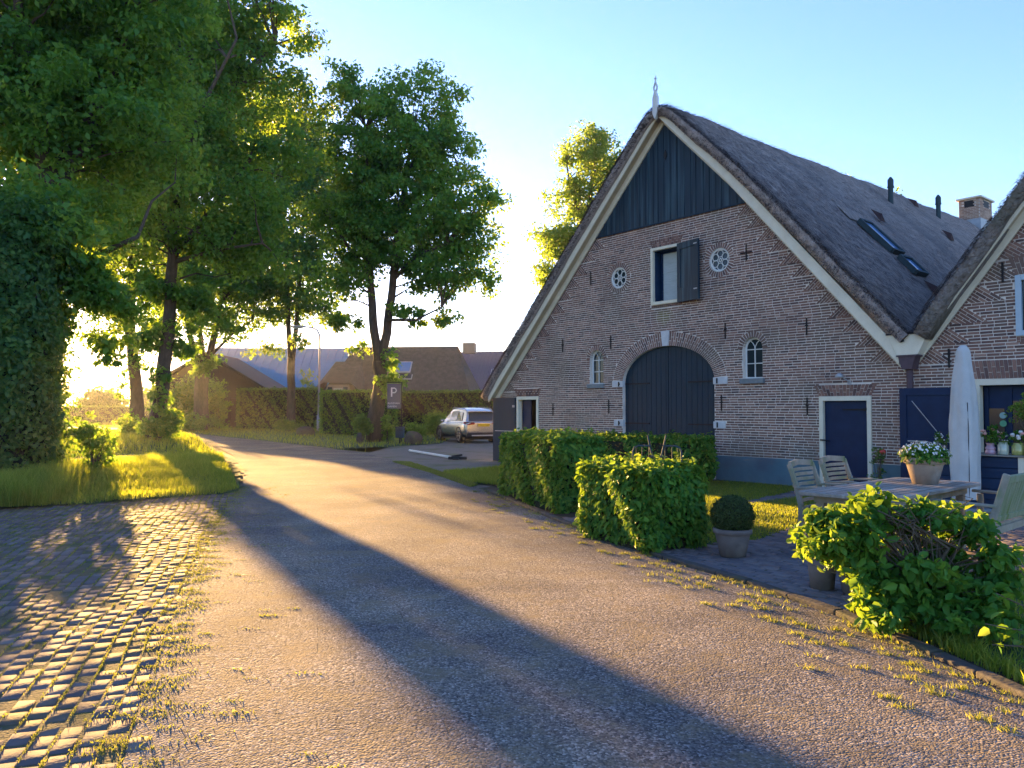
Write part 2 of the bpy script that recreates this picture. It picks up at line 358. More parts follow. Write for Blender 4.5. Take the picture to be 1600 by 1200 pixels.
def hedge(name, label, corners, h, mat, dens=700, lsize=.07, fine=True, group=None, wob=.05, corner_r=.12):
    """clipped hedge with ground outline corners (world xy, anticlockwise) and height h"""
    cs = np.array(corners, float); c0 = cs.mean(0); T = thing(name, label, 'hedge', (c0[0], c0[1], 0), 0, group); q = cs-c0
    P = []; Nn = []
    nE = len(q)
    for i in range(nE):
        a, b = q[i], q[(i+1) % nE]; L_ = np.linalg.norm(b-a); nrm = np.array([(b-a)[1], -(b-a)[0]])/L_
        n = int(dens*L_*h*1.5); t = RNG.uniform(0, 1, n); z = RNG.uniform(0.02, 1, n)**.92*h; dpt = -np.abs(RNG.normal(0, .05, n))+.015
        bulge = wob*np.sin(t*L_*5.1+z*4.3+i*2)+wob*.7*np.sin(z*7+t*L_*9)-.10*np.maximum(0, (.16-z))/.16*1.2
        rnd_ = np.maximum(0, z-(h-corner_r)); bulge = bulge-rnd_*.7
        # round the vertical corners
        e = np.minimum(t, 1-t)*L_; bulge = bulge-np.maximum(0, corner_r-e)*.6
        xy = a+(b-a)*t[:,None]+nrm*(dpt+bulge)[:,None]
        P.append(np.column_stack([xy, z])); Nn.append(np.column_stack([np.tile(nrm, (n,1)), np.full(n, .45)])+RNG.normal(0, .5, (n,3)))
    area = abs(sum(q[i][0]*q[(i+1)%nE][1]-q[(i+1)%nE][0]*q[i][1] for i in range(nE)))/2
    n = int(dens*area*2.0); xy = scatter(q, n); z = h+RNG.normal(0, .025, n)+wob*np.sin(xy[:,0]*5)*np.cos(xy[:,1]*4.3)*.8
    lg = RNG.uniform(size=n) < .06; z = z+np.where(lg, RNG.uniform(.02, .11, n), 0)
    P.append(np.column_stack([xy, z])); Nn.append(np.array([0,0,1.])+RNG.normal(0, .55, (n,3)))
    P = np.concatenate(P); Nn = np.concatenate(Nn)
    leaf_mesh('foliage', P, Nn, lsize, mat, T, fine=fine, aspect=.62, droop=.5)
    mb = MB(); s = .80 if min(np.linalg.norm(q, axis=1)) < 2 else .9
    m = []
    for i in range(nE):
        a = q[i]; l = np.linalg.norm(a); m.append(a*(l-.16)/l)
    vs = [(p[0], p[1], 0) for p in m]+[(p[0], p[1], h-.09) for p in m]
    mb.add(vs, [tuple(range(nE-1,-1,-1)), tuple(range(nE, 2*nE))]+[(i, (i+1)%nE, (i+1)%nE+nE, i+nE) for i in range(nE)])
    for i in range(int(60)):
        t = random.random(); k = random.randrange(nE); a = q[k]+(q[(k+1)%nE]-q[k])*t
        z0 = random.uniform(0, h*.8); mb.tube([(a[0]*.8, a[1]*.8, z0), (a[0]*.98, a[1]*.98, z0+random.uniform(.05,.3))], [.008, .003], 4, cap=False)
    mb.build('twig_core', M_CORE, T)
    return T
M_CORE = M('hedge_core', (.012,.022,.010), (.03,.03,.018), ns=18, rough=1, bump=1, bs=25, bumpdist=.05)
def blades(name, poly, n, h, w=.006, mat=GRASS, zf=None, label=None, cat='grass', holes=(), lean=.35, pts=None, kind='stuff', hvar=(.5, 1.2)):
    P = scatter(poly, n, holes) if pts is None else pts
    n = len(P); z = zf(P[:,0], P[:,1]) if zf else np.zeros(n)
    hh = (h(P) if callable(h) else h)*RNG.uniform(*hvar, n)
    a = RNG.uniform(0, 2*math.pi, n); dx, dy = np.cos(a), np.sin(a); ln = RNG.uniform(.1, 1, n)*lean*hh
    b = RNG.uniform(0, 2*math.pi, n); lx, ly = np.cos(b)*ln, np.sin(b)*ln
    ww = w*RNG.uniform(.7, 1.3, n)
    B = np.column_stack([P, z])
    v = [B+np.column_stack([-dx*ww, -dy*ww, 0*z]), B+np.column_stack([dx*ww, dy*ww, 0*z]),
         B+np.column_stack([lx*.4+dx*ww*.7, ly*.4+dy*ww*.7, hh*.6]), B+np.column_stack([lx*.4-dx*ww*.7, ly*.4-dy*ww*.7, hh*.6]),
         B+np.column_stack([lx+dx*ww*.1, ly+dy*ww*.1, hh]), B+np.column_stack([lx-dx*ww*.1, ly-dy*ww*.1, hh])]
    V = np.stack(v, 1).reshape(-1,3); k = (np.arange(n)*6)[:,None]
    F = np.concatenate([k+np.array([0,1,2,3]), k+np.array([3,2,4,5])])
    o = np_mesh(name, V, F, mat, None, np.repeat(RNG.uniform(0, 1, n), 6))
    tag(o, label, cat, None, kind); return o

# ================================================================ THE GROUND
def sheet(name, poly, z, mat, kind='structure'):
    tris = tessellate_polygon([[Vector((p[0], p[1], 0)) for p in poly]])
    me = bpy.data.meshes.new(name); me.from_pydata([(p[0], p[1], z) for p in poly], [], [tuple(t) for t in tris]); me.update()
    bm = bmesh.new(); bm.from_mesh(me)
    bm.normal_update()
    for f in bm.faces:
        if f.normal.z < 0: f.normal_flip()
    bm.to_mesh(me); bm.free()
    return tag(link(name, me, mat), kind=kind)
def road_material():
    m, nt, N, L = _nodes('aggregate_road')
    out = N.new('ShaderNodeOutputMaterial'); p = N.new('ShaderNodeBsdfPrincipled'); L.new(p.outputs[0], out.inputs[0])
    p.inputs['Roughness'].default_value = .95; p.inputs['Specular IOR Level'].default_value = .12
    tc = N.new('ShaderNodeTexCoord')
    vo = N.new('ShaderNodeTexVoronoi'); vo.inputs['Scale'].default_value = 82; L.new(tc.outputs['Object'], vo.inputs['Vector'])
    sep = N.new('ShaderNodeSeparateColor'); L.new(vo.outputs['Color'], sep.inputs[0])
    r = _ramp(N, [(.075,.073,.072), (.14,.132,.128), (.21,.195,.18), (.30,.28,.255), (.45,.43,.41)], [0,.3,.6,.85,1]); L.new(sep.outputs[0], r.inputs[0])
    n1 = N.new('ShaderNodeTexNoise'); n1.inputs['Scale'].default_value = .8; n1.inputs['Detail'].default_value = 8; L.new(tc.outputs['Object'], n1.inputs['Vector'])
    r1 = _ramp(N, [(.62,.62,.66), (1.18,1.12,1.0)], [.33,.67]); L.new(n1.outputs[0], r1.inputs[0])
    mx = N.new('ShaderNodeMix'); mx.data_type = 'RGBA'; mx.blend_type = 'MULTIPLY'; mx.inputs[0].default_value = 1
    L.new(r.outputs[0], mx.inputs[6]); L.new(r1.outputs[0], mx.inputs[7])
    # sand and moss between the stones, in patches
    n2 = N.new('ShaderNodeTexNoise'); n2.inputs['Scale'].default_value = 2.6; n2.inputs['Detail'].default_value = 10; n2.inputs['Roughness'].default_value = .75
    L.new(tc.outputs['Object'], n2.inputs['Vector'])
    r2 = _ramp(N, [(0,0,0), (.9,.9,.9)], [.48,.62]); L.new(n2.outputs[0], r2.inputs[0])
    dd = _ramp(N, [(0,0,0), (1,1,1)], [.12,.5]); L.new(vo.outputs['Distance'], dd.inputs[0])
    mu = N.new('ShaderNodeMath'); mu.operation = 'MULTIPLY'; L.new(r2.outputs[0], mu.inputs[0]); L.new(dd.outputs[0], mu.inputs[1])
    m2 = N.new('ShaderNodeMix'); m2.data_type = 'RGBA'; L.new(mu.outputs[0], m2.inputs[0]); L.new(mx.outputs[2], m2.inputs[6]); m2.inputs[7].default_value = (.21,.17,.11,1)
    n5 = N.new('ShaderNodeTexNoise'); n5.inputs['Scale'].default_value = .35; n5.inputs['Detail'].default_value = 3; n5.inputs['Distortion'].default_value = 1.2
    L.new(tc.outputs['Object'], n5.inputs['Vector']); r5 = _ramp(N, [(.80,.80,.83), (1.12,1.09,1.04)], [.42,.6]); L.new(n5.outputs[0], r5.inputs[0])
    m5 = N.new('ShaderNodeMix'); m5.data_type = 'RGBA'; m5.blend_type = 'MULTIPLY'; m5.inputs[0].default_value = 1; L.new(m2.outputs[2], m5.inputs[6]); L.new(r5.outputs[0], m5.inputs[7]); m2 = m5
    # block joints, broken up
    mp = N.new('ShaderNodeMapping'); mp.inputs['Rotation'].default_value = (0,0,R(-14)); L.new(tc.outputs['Object'], mp.inputs[0])
    br = N.new('ShaderNodeTexBrick'); br.inputs['Scale'].default_value = 1; br.inputs['Brick Width'].default_value = .42; br.inputs['Row Height'].default_value = .21
    br.inputs['Mortar Size'].default_value = .006; br.inputs['Mortar Smooth'].default_value = .5; L.new(mp.outputs[0], br.inputs['Vector'])
    n3 = N.new('ShaderNodeTexNoise'); n3.inputs['Scale'].default_value = 1.7; n3.inputs['Detail'].default_value = 6; L.new(tc.outputs['Object'], n3.inputs['Vector'])
    r3 = _ramp(N, [(0,0,0), (1,1,1)], [.42,.6]); L.new(n3.outputs[0], r3.inputs[0])
    j = N.new('ShaderNodeMath'); j.operation = 'MULTIPLY'; L.new(br.outputs['Fac'], j.inputs[0]); L.new(r3.outputs[0], j.inputs[1])
    r3.color_ramp.elements[1].color = (.38,.38,.38,1)
    m3 = N.new('ShaderNodeMix'); m3.data_type = 'RGBA'; L.new(j.outputs[0], m3.inputs[0]); L.new(m2.outputs[2], m3.inputs[6]); m3.inputs[7].default_value = (.05,.045,.03,1)
    L.new(m3.outputs[2], p.inputs['Base Color'])
    h1 = N.new('ShaderNodeMath'); h1.operation = 'MULTIPLY_ADD'; L.new(vo.outputs['Distance'], h1.inputs[0]); h1.inputs[1].default_value = -.6
    n4 = N.new('ShaderNodeTexNoise'); n4.inputs['Scale'].default_value = 28; n4.inputs['Detail'].default_value = 5; L.new(tc.outputs['Object'], n4.inputs['Vector'])
    L.new(n4.outputs[0], h1.inputs[2])
    h2 = N.new('ShaderNodeMath'); h2.operation = 'MULTIPLY_ADD'; L.new(j.outputs[0], h2.inputs[0]); h2.inputs[1].default_value = -1.2; L.new(h1.outputs[0], h2.inputs[2])
    b = N.new('ShaderNodeBump'); b.inputs['Strength'].default_value = .8; b.inputs['Distance'].default_value = .010
    L.new(h2.outputs[0], b.inputs['Height']); L.new(b.outputs[0], p.inputs['Normal'])
    return m
ROAD = road_material()
EARTH = M('meadow_ground', (.07,.10,.035), (.10,.12,.05), ns=3, rough=1, bump=.8, bs=25, bumpdist=.03, c3=(.09,.07,.04), ns3=.5)
LAWNSOIL = M('lawn_ground', (.035,.07,.02), (.05,.09,.03), ns=14, rough=1, bump=.8, bs=60, bumpdist=.02)
MOSS = M('mossy_joints', (.075,.075,.035), (.13,.11,.065), ns=22, rough=1, bump=.8, bs=60, bumpdist=.01, c3=(.05,.075,.02), ns3=3)
GRAVEL = M('gravel_drive', (.22,.19,.155), (.15,.13,.11), ns=45, rough=.95, bump=1., bs=60, bumpdist=.015, c3=(.12,.13,.06), ns3=1.1)
COBBLE = M('cobble_stone', (.15,.125,.115), (.10,.088,.09), ns=9, rough=.9, bump=.6, bs=35, bumpdist=.008, c3=(.12,.10,.06), ns3=1.6,
           rnd=[(.085,.075,.085), (.125,.11,.115), (.165,.14,.135), (.21,.18,.165), (.13,.10,.09)], spec=.12)
CLINKER = M('clinker_paver', (.15,.135,.14), (.11,.10,.11), ns=9, rough=.8, bump=.5, bs=40, bumpdist=.006,
            rnd=[(.09,.085,.095), (.14,.125,.13), (.19,.165,.16), (.16,.115,.105)], spec=.3)
KERB = M('kerb_stone', (.05,.045,.042), (.09,.08,.07), ns=8, rough=.9, bump=.5, bs=30, c3=(.06,.07,.03), ns3=3)

road_l = [(-1.35,2.0),(-1.74,3.49),(-2.09,4.43),(-2.53,5.72),(-3.08,7.46),(-3.92,10.19),(-4.75,12.89),(-5.63,16.1),(-7.04,20.32),(-9.67,26.79),(-13.68,35.06),(-18.56,43.81),(-24.9,53.53),(-33.57,62.16),(-48,71),(-80,84)]
road_r = [(3.3,1.0),(2.95,3.4),(2.81,4.28),(2.7,5.05),(2.5,6.07),(2.12,7.13),(1.58,8.32),(1.12,9.68),(.64,11.06),(0,13.33),(-.8,16.1),(-1.96,19.7),(-3.6,24.12),(-5.82,29.22),(-8.99,33.83),(-13.34,40.16),(-19.21,48.19),(-27.52,60.22),(-38.54,71.36),(-60,83),(-85,92)]
sheet('road', [(-.5,-6),(-1.1,-1)]+road_l+road_r[::-1]+[(3.6,-2),(3.8,-6)], 0.002, ROAD)
G = [(-900,-60),(900,-60),(900,1500),(-900,1500)]
sheet('ground', G, -.045, EARTH)
sheet('driveway', [(-3.3,23.6),(-1.7,19.6),(-.6,17.6),(1.0,15.6),(1.6,22),(0.2,26),(2.5,34),(1,45),(-3.5,46),(-3.4,36.2),(-5.4,32.6),(-7.2,31.0),(-6.5,29.5)], -.004, GRAVEL)

sheet('roadside', [(-8,15.6),(-1,15.6),(.6,17.8),(1.4,21.6),(3,28),(3,46),(-10,80),(-60,95),(-70,80),(-48,68),(-20,40)], -.030, GRAVEL)
# paving laid stone by stone
def pave(name, poly, ang, L_, W_, gap, ztop, mat, jit=.004, tilt=.012, holes=(), wave=0., seed=1, zj=.004, label=None):
    rg = np.random.default_rng(seed); ca, sa = math.cos(ang), math.sin(ang)
    pl = np.array(poly); A = pl @ np.array([[ca, -sa],[sa, ca]])
    lo = A.min(0)-L_; hi = A.max(0)+L_
    nu = int((hi[0]-lo[0])/L_)+1; nv = int((hi[1]-lo[1])/W_)+1
    iu, iv = np.meshgrid(np.arange(nu), np.arange(nv), indexing='ij'); iu = iu.ravel(); iv = iv.ravel()
    rowoff = rg.uniform(0, .35, nv)+.5*(np.arange(nv) % 2)
    cu = lo[0]+(iu+rowoff[iv])*L_+rg.normal(0, jit, len(iu)); cv = lo[1]+iv*W_+rg.normal(0, jit*.6, len(iu))
    cv = cv+wave*np.sin(cu*1.3+iv*.05)+wave*.5*np.sin(cu*3.1+1)
    X = cu*ca-cv*sa; Y = cu*sa+cv*ca
    k = inside(np.column_stack([X, Y]), poly)
    for h in holes: k &= ~inside(np.column_stack([X, Y]), h)
    X, Y = X[k], Y[k]; n = len(X)
    hl = (L_-gap)/2*rg.uniform(.93, 1.02, n); hw = (W_-gap)/2*rg.uniform(.93, 1.02, n)
    z = ztop+rg.normal(0, zj, n); th = ang+rg.normal(0, .018, n); tx = rg.normal(0, tilt, n); ty = rg.normal(0, tilt, n)
    rings = [(1.0, -.05), (1.0, -.004), (.95, 0.0)]; V = []
    for s, dz in rings:
        for sx, sy in ((-1,-1),(1,-1),(1,1),(-1,1)):
            a = sx*(hl-(1-s)*.1); b = sy*(hw-(1-s)*.1)
            a = a+rg.normal(0, .0025, n); b = b+rg.normal(0, .0025, n)
            V.append(np.column_stack([X+a*np.cos(th)-b*np.sin(th), Y+a*np.sin(th)+b*np.cos(th), z+dz+tx*a+ty*b]))
    V = np.stack(V, 1).reshape(-1,3); base = (np.arange(n)*12)[:,None]; F = []
    for r0 in (0, 4):
        for i in range(4): F.append(base+np.array([r0+i, r0+(i+1)%4, r0+4+(i+1)%4, r0+4+i]))
    F.append(base+np.array([8,9,10,11])); F = np.concatenate(F)
    o = np_mesh(name, V, F, mat, None, np.repeat(rg.uniform(0, 1, n), 12)); return tag(o, kind='structure')
cob = [(-1.32,2.0),(-1.68,3.49),(-2.03,4.43),(-2.47,5.72),(-3.02,7.46),(-3.88,10.19),(-4.72,12.89),(-5.32,14.75),(-5.93,14.31),(-7.08,13.15),(-8.26,12.47),(-12,11.2),(-16,9.5),(-16,0),(-3,0)]
sheet('cobble_bed', cob, -.003, MOSS)
pave('cobbles', cob, math.atan2(6.7,-2.14), .175, .108, .011, 0.0, COBBLE, jit=.005, wave=.025, seed=3, zj=.003, tilt=.008)
kl = [(3.3,1.0),(2.95,3.4),(2.81,4.28),(2.7,5.05),(2.5,6.07),(2.12,7.13),(1.58,8.32),(1.12,9.68),(.64,11.06),(0,13.33),(-.55,15.3)]
patio = [(p[0]+.14, p[1]+.03) for p in kl]+[(.4,17.2),(1.0,21.2),(3.6,18.6),(7.7,13.8),(12.5,8.0),(14,2),(9,0)]
hedge_bed = [(-.6,15.5),(.64,11.3),(1.3,11.6),(1.6,12.3),(2.5,14),(3.4,17.6),(3.2,18.9),(1.0,21.2),(.2,17.3)]
lawn_a = [(1.55,12.3),(2.72,11.75),(5.5,15.1),(5.9,15.9),(4.9,17.0),(3.4,17.6),(2.5,14)]
lawn_b = [(1.75,10.4),(2.20,9.15),(2.6,9.25),(3.0,9.47),(4.05,10.75),(5.1,12.4),(6.3,14.2),(5.3,14.2),(3.0,12.2),(1.7,11.2)]
lawn_c = [(3.05,5.0),(3.25,5.75),(3.4,6.3),(4.19,7.3),(6.4,8.3),(9,8.0),(9,3),(3.2,2.6),(3.0,4.3)]
bed_d = [(2.66,6.15),(3.4,6.3),(3.05,5.0),(3.0,4.3),(2.97,4.3),(2.85,5.05)]
sheet('patio_bed', patio, .002, MOSS)
pave('patio_paving', patio, R(-50.8), .20, .10, .010, .012, CLINKER, jit=.003, holes=(hedge_bed, lawn_a, lawn_b, lawn_c, bed_d), seed=5, zj=.003)
for i, (nm, pl) in enumerate((('lawn', lawn_a), ('lawn', lawn_b), ('lawn', lawn_c))): sheet(nm, pl, .006, LAWNSOIL)
sheet('hedge_soil', hedge_bed, .004, SOIL); sheet('bush_soil', bed_d, .010, SOIL)
# the kerb: separate stones end to end along the road edge
kt = thing('kerb', 'low dark stone kerb along the right edge of the road beside the patio', 'kerb'); kt['kind'] = 'structure'
mb = MB()
pts = [Vector((x+.07, y+.02, 0)) for x, y in kl]; acc = 0
for i in range(len(pts)-1):
    a, b = pts[i], pts[i+1]; L_ = (b-a).length; n = max(1, round(L_/.5)); d = (b-a)/n
    for k in range(n):
        p = a+d*k; q = a+d*(k+1)-d.normalized()*.012; j = Vector((random.uniform(-.006,.006), 0, random.uniform(-.006,.006)))
        mb.bar(p+j+Vector((0,0,.0)), q+j+Vector((0,0,random.uniform(-.004,.004))), .095, .07, r=random.random())
mb.build('kerb_stones', KERB, kt, bevel=.012)

# raised grass verge with the big trees
verge = [(-5.4,14.95),(-5.93,14.4),(-7.08,13.3),(-8.26,12.6),(-12,11.4),(-18,9.5),(-30,12),(-40,30),(-52,52),(-60,72),(-45.7,68.5),(-33.8,61.5),(-25.1,52.8),(-18.7,43.2),(-13.8,34.5),(-9.8,26.2),(-7.1,19.9),(-5.7,15.9)]
def vz(x, y):
    x = np.asarray(x, float); y = np.asarray(y, float)
    h = .30*np.exp(-((x+15.6)**2+(y-33.5)**2)/34)+.28*np.exp(-((x+21)**2+(y-42)**2)/60)+.16*np.exp(-((x+9.2)**2/5+(y-17.5)**2/14))
    h = h-.30*np.exp(-((x+13.2)**2/3.0+(y-25.5)**2/14))
    return h+.02*np.sin(x*2.1)*np.sin(y*1.7)+.012
gx, gy = np.meshgrid(np.linspace(-60,-5,111), np.linspace(9,73,129), indexing='ij')
Pv = np.column_stack([gx.ravel(), gy.ravel()]); nx_, ny_ = gx.shape
ii, jj = np.meshgrid(np.arange(nx_-1), np.arange(ny_-1), indexing='ij'); i0 = (ii*ny_+jj).ravel()
Fv = np.column_stack([i0, i0+ny_, i0+ny_+1, i0+1]); cent = Pv[Fv].mean(1)
edge_in = inside(cent, verge)
Fv = Fv[edge_in]
zz = vz(Pv[:,0], Pv[:,1])
tag(np_mesh('verge', np.column_stack([Pv, zz-.02]), Fv, LAWNSOIL, smooth=True), kind='structure')
sheet('verge_edge', [(p[0]+.10, p[1]) for p in verge], .006, LAWNSOIL)
# far side verge under the hedges
fv = [(-5.3,28.7),(-8.7,33.7),(-13.1,40.0),(-19.0,48.2),(-27.6,60.8),(-38.6,72),(-60,84),(-50,100),(-10,75),(-2,52),(-3.4,45),(-3.35,36.6),(-5.2,33.0),(-7.3,31.2)]
sheet('far_verge', fv, .006, LAWNSOIL)
gs = [(-3.67,23.6),(-3.1,23.4),(-1.52,18.8),(-.72,16.3),(-.86,15.9),(-2.1,19.6)]
gp = [(-1.75,19.6),(-.3,21.2),(.8,20.2),(.9,17.5),(-.2,16.2),(-1.05,17.1)]
sheet('grass_strip', gs, .004, LAWNSOIL); sheet('grass_strip', gp, .008, LAWNSOIL)

# ---- grass and weeds (nobody could count the blades)
vp = [(-5.42,15.3),(-5.5,14.6),(-6.0,14.12),(-7.1,12.95),(-8.4,12.2),(-13,11.0),(-14,22),(-13,24),(-9.2,24.5),(-7.2,19.6)]
blades('tall_grass', [(-7.6,12.6),(-8.3,12.2),(-13,10.6),(-14,16),(-9.5,17),(-8.0,14)], 30000, lambda P: .36+.12*np.sin(P[:,0]*2)+0*P[:,0], .006, zf=vz, label='tall shaded grass at the foot of the left hedge column', lean=.6)
blades('verge_grass', vp, 60000, lambda P: .12+.14*np.clip((-7.2-P[:,0])/2.5, 0, 1)+.04*np.sin(P[:,0]*3)*np.sin(P[:,1]*2.3), .006, zf=vz, label='sunlit grass on the verge between cobbles and trees', lean=.6)
blades('verge_grass', [(-9.2,24.5),(-13,24),(-20,24),(-30,38),(-36,58),(-25.4,52.5),(-19,43),(-14,34.2),(-10,26.3)], 42000, .20, .012, zf=vz, label='sunlit grass round the feet of the roadside trees', lean=.6)
blades('far_grass', fv, 34000, .16, .012, label='grass strip between the road and the far hedge', lean=.6)
blades('strip_grass', gs, 7000, .05, .006, mat=WEED, label='yellow grass strip between road and driveway', lean=.7)
blades('strip_grass', gp, 14000, .10, .005, label='sunlit grass patch left of the clipped hedge', lean=.6)
for pl, n, h_, nm in ((lawn_a, 22000, .05, 'lawn beside the path in front of the long hedge'), (lawn_b, 16000, .045, 'lawn between the topiary pot and the chairs'), (lawn_c, 30000, .06, 'lawn behind the open bush at the right edge')):
    blades('lawn_grass', pl, n, h_, .004, label='mown green '+nm, lean=.7)
blades('bed_grass', bed_d, 2600, .12, .005, label='dark grass under the open bush by the kerb', lean=.8)
# weeds in the block joints along the right road edge and the seam with the cobbles
tp = []
for i in range(1, 10):
    a = np.array(kl[i]); b = np.array(kl[i+1]) if i+1 < len(kl) else a
    L_ = np.linalg.norm(b-a); d = (b-a)/max(L_, .01); nn = np.array([-d[1], d[0]])
    if L_ < .1: continue
    for k in range(int(L_/.14)):
        for j in range(6):
            near = a[1] < 7.5
            if random.random() > (.90-.17*j if near else .40-.09*j): continue
            c = a+d*(k*.14+random.uniform(-.02,.02)+(.07 if j % 2 else 0))+nn*(.06+j*.17+random.uniform(-.02,.02))
            m = random.randrange(10, 55)
            e = RNG.normal(0, 1, (m,2))*np.array([.035,.016]); th = math.atan2(d[1], d[0])+.9
            e = e @ np.array([[math.cos(th), math.sin(th)],[-math.sin(th), math.cos(th)]])
            tp.append(c+e)
tp = np.concatenate(tp)
blades('road_weeds', None, 0, .032, .003, mat=WEED, pts=tp, label='small weed tufts in the road joints beside the kerb', cat='weeds', lean=1.5)
tp = []
for i in range(len(road_l)-9):
    a = np.array(road_l[i]); b = np.array(road_l[i+1]); L_ = np.linalg.norm(b-a); d = (b-a)/L_; nn = np.array([d[1], -d[0]])
    for k in range(int(L_*46)):
        o_ = random.gauss(.02, .10) if random.random() < .80 else random.uniform(0, .95)**1.6
        c = a+d*random.uniform(0, L_)+nn*o_; m = random.randrange(6, 30)
        tp.append(c+RNG.normal(0, 1, (m,2))*np.array([.05,.018]))
tp = np.concatenate(tp)
blades('seam_weeds', None, 0, .015, .0035, mat=WEED, pts=tp, label='low moss and weeds along the seam of cobbles and road', cat='weeds', lean=1.9)
ang = math.atan2(6.7,-2.14); cpl = scatter(cob[:11]+[(-9,8),(-4,2)], 5200); tp = []
ca, sa = math.cos(ang), math.sin(ang)
for c in cpl:
    v_ = -c[0]*sa+c[1]*ca; u_ = c[0]*ca+c[1]*sa
    A = np.array(cob) @ np.array([[ca,-sa],[sa,ca]]); lo = A.min(0)-.175
    v2 = (round((v_-lo[1])/.108-.5)+.5)*.108+lo[1]+.025*math.sin(u_*1.3)+.0125*math.sin(u_*3.1+1)
    q = np.array([u_*ca-v2*sa, u_*sa+v2*ca]); m = random.randrange(4, 16)
    tp.append(q+(RNG.normal(0, 1, (m,1))*.035)*np.array([ca, sa])+RNG.normal(0, .004, (m,2)))
tp = np.concatenate(tp); tp = tp[inside(tp, cob)]
blades('cobble_moss', None, 0, .014, .003, mat=WEED, pts=tp, label='moss and tiny grass in the joints of the cobbles', cat='moss', lean=1.2)

# ================================================================ THE FARMHOUSE (x along the facade, y into the house, z up)
FO, FA = (3.7623, 18.7962), R(-50.8)
def fw(x, y, z=0):
    return (FO[0]+x*math.cos(FA)-y*math.sin(FA), FO[1]+x*math.sin(FA)+y*math.cos(FA), z)
HOUSE = thing('farmhouse', 'old brown brick farmhouse with tall thatched gable and round-arched barn door', 'house', (FO[0], FO[1], 0), FA)
WING = thing('farmhouse_wing', 'right brick wing with blue doors under mossy thatch, cut by the right edge', 'house', (FO[0], FO[1], 0), FA)
RAKE_L = [(-6.45,2.10),(-2.25,6.38),(.05,8.72)]
RAKE_R = [(.05,8.72),(1.95,6.75),(5.62,2.52)]
def interp(pts, z, zi=1, xi=0):
    ps = sorted(pts, key=lambda p: p[zi])
    if z <= ps[0][zi]: return ps[0][xi]
    for a, b in zip(ps, ps[1:]):
        if z <= b[zi]: return a[xi]+(b[xi]-a[xi])*(z-a[zi])/(b[zi]-a[zi])
    return ps[-1][xi]
ZB = 6.25   # foot of the boarded gable top
def ell(cx, cz, a, b, a0, a1, n):
    return [(cx+a*math.cos(R(a0+(a1-a0)*i/n)), cz+b*math.sin(R(a0+(a1-a0)*i/n))) for i in range(n+1)]
def clip(poly, conv):
    out = poly
    for i in range(len(conv)):
        a, b = conv[i], conv[(i+1) % len(conv)]; inp = out; out = []
        if not inp: break
        sd_ = lambda p: (b[0]-a[0])*(p[1]-a[1])-(b[1]-a[1])*(p[0]-a[0])
        for k in range(len(inp)):
            p, q = inp[k-1], inp[k]; sp, sq = sd_(p), sd_(q)
            if (sp >= 0) != (sq >= 0):
                t = sp/(sp-sq); out.append((p[0]+(q[0]-p[0])*t, p[1]+(q[1]-p[1])*t))
            if sq >= 0: out.append(q)
    return out
def area(p): return .5*sum(p[i-1][0]*p[i][1]-p[i][0]*p[i-1][1] for i in range(len(p)))
def wall_panel(mb, outer, holes, y0=0., y1=.32):
    allp = [outer]+holes
    tris = tessellate_polygon([[Vector((x, z, 0)) for x, z in p] for p in allp])
    flat = [p for q in allp for p in q]; n = len(flat)
    vs = [(x, y0, z) for x, z in flat]+[(x, y1, z) for x, z in flat]
    fs = [tuple(t) for t in tris]+[tuple(i+n for i in t) for t in tris]; o = 0
    for q in allp:
        m = len(q); fs += [(o+i, o+(i+1) % m, o+(i+1) % m+n, o+i+n) for i in range(m)]; o += m
    mb.add(vs, fs)
YF = -.004
def brickr(): return min(1, max(0, random.gauss(.45, .24)))
def courses(mb, z0, z1, xl, xr, excl, ch=.0560, bl_=.205):
    z = z0; row = 0
    while z+ch*.8 < z1:
        zm = z+ch/2; a0 = xl(zm); b0 = xr(zm); iv = [(a0, b0)]
        for e in excl:
            w = e(zm)
            if w:
                nv = []
                for (a, b) in iv:
                    if w[1] <= a or w[0] >= b: nv.append((a, b)); continue
                    if w[0] > a: nv.append((a, w[0]))
                    if w[1] < b: nv.append((w[1], b))
                iv = nv
        off = (row % 2)*.5*bl_+random.uniform(-.02, .02)
        for (a, b) in iv:
            x = a-((a+off) % bl_)
            while x < b:
                L_ = bl_ if random.random() < .78 else bl_*.55
                p, q = max(x, a)+.006, min(x+L_, b)-.007
                if q-p > .025:
                    dz = random.uniform(-.002, .002)
                    mb.box(p, q, YF-random.uniform(0, .003), .004, z+.008+dz, z+ch-.007+dz, brickr())
                x += L_
        z += ch; row += 1
def ring(mb, cx, cz, a, b, t, a0, a1, n, depth=.12, proud=.006, two=False):
    for i in range(n):
        u0 = a0+(a1-a0)*(i+.13)/n; u1 = a0+(a1-a0)*(i+.87)/n
        for k in (range(2) if two else range(1)):
            s0, s1 = (0, 1) if not two else ((0, .62) if (k == 0) == (i % 2 == 0) and k == 0 else (.66, 1) if k == 1 and i % 2 == 0 else (0, .34) if k == 0 else (.38, 1))
            t0, t1 = t*s0, t*s1
            q = [(cx+(a+t0)*math.cos(R(u0)), cz+(b+t0)*math.sin(R(u0))), (cx+(a+t1)*math.cos(R(u0)), cz+(b+t1)*math.sin(R(u0))),
                 (cx+(a+t1)*math.cos(R(u1)), cz+(b+t1)*math.sin(R(u1))), (cx+(a+t0)*math.cos(R(u1)), cz+(b+t0)*math.sin(R(u1)))]
            if area(q) < 0: q = q[::-1]
            mb.prism(q, -proud, depth, brickr())
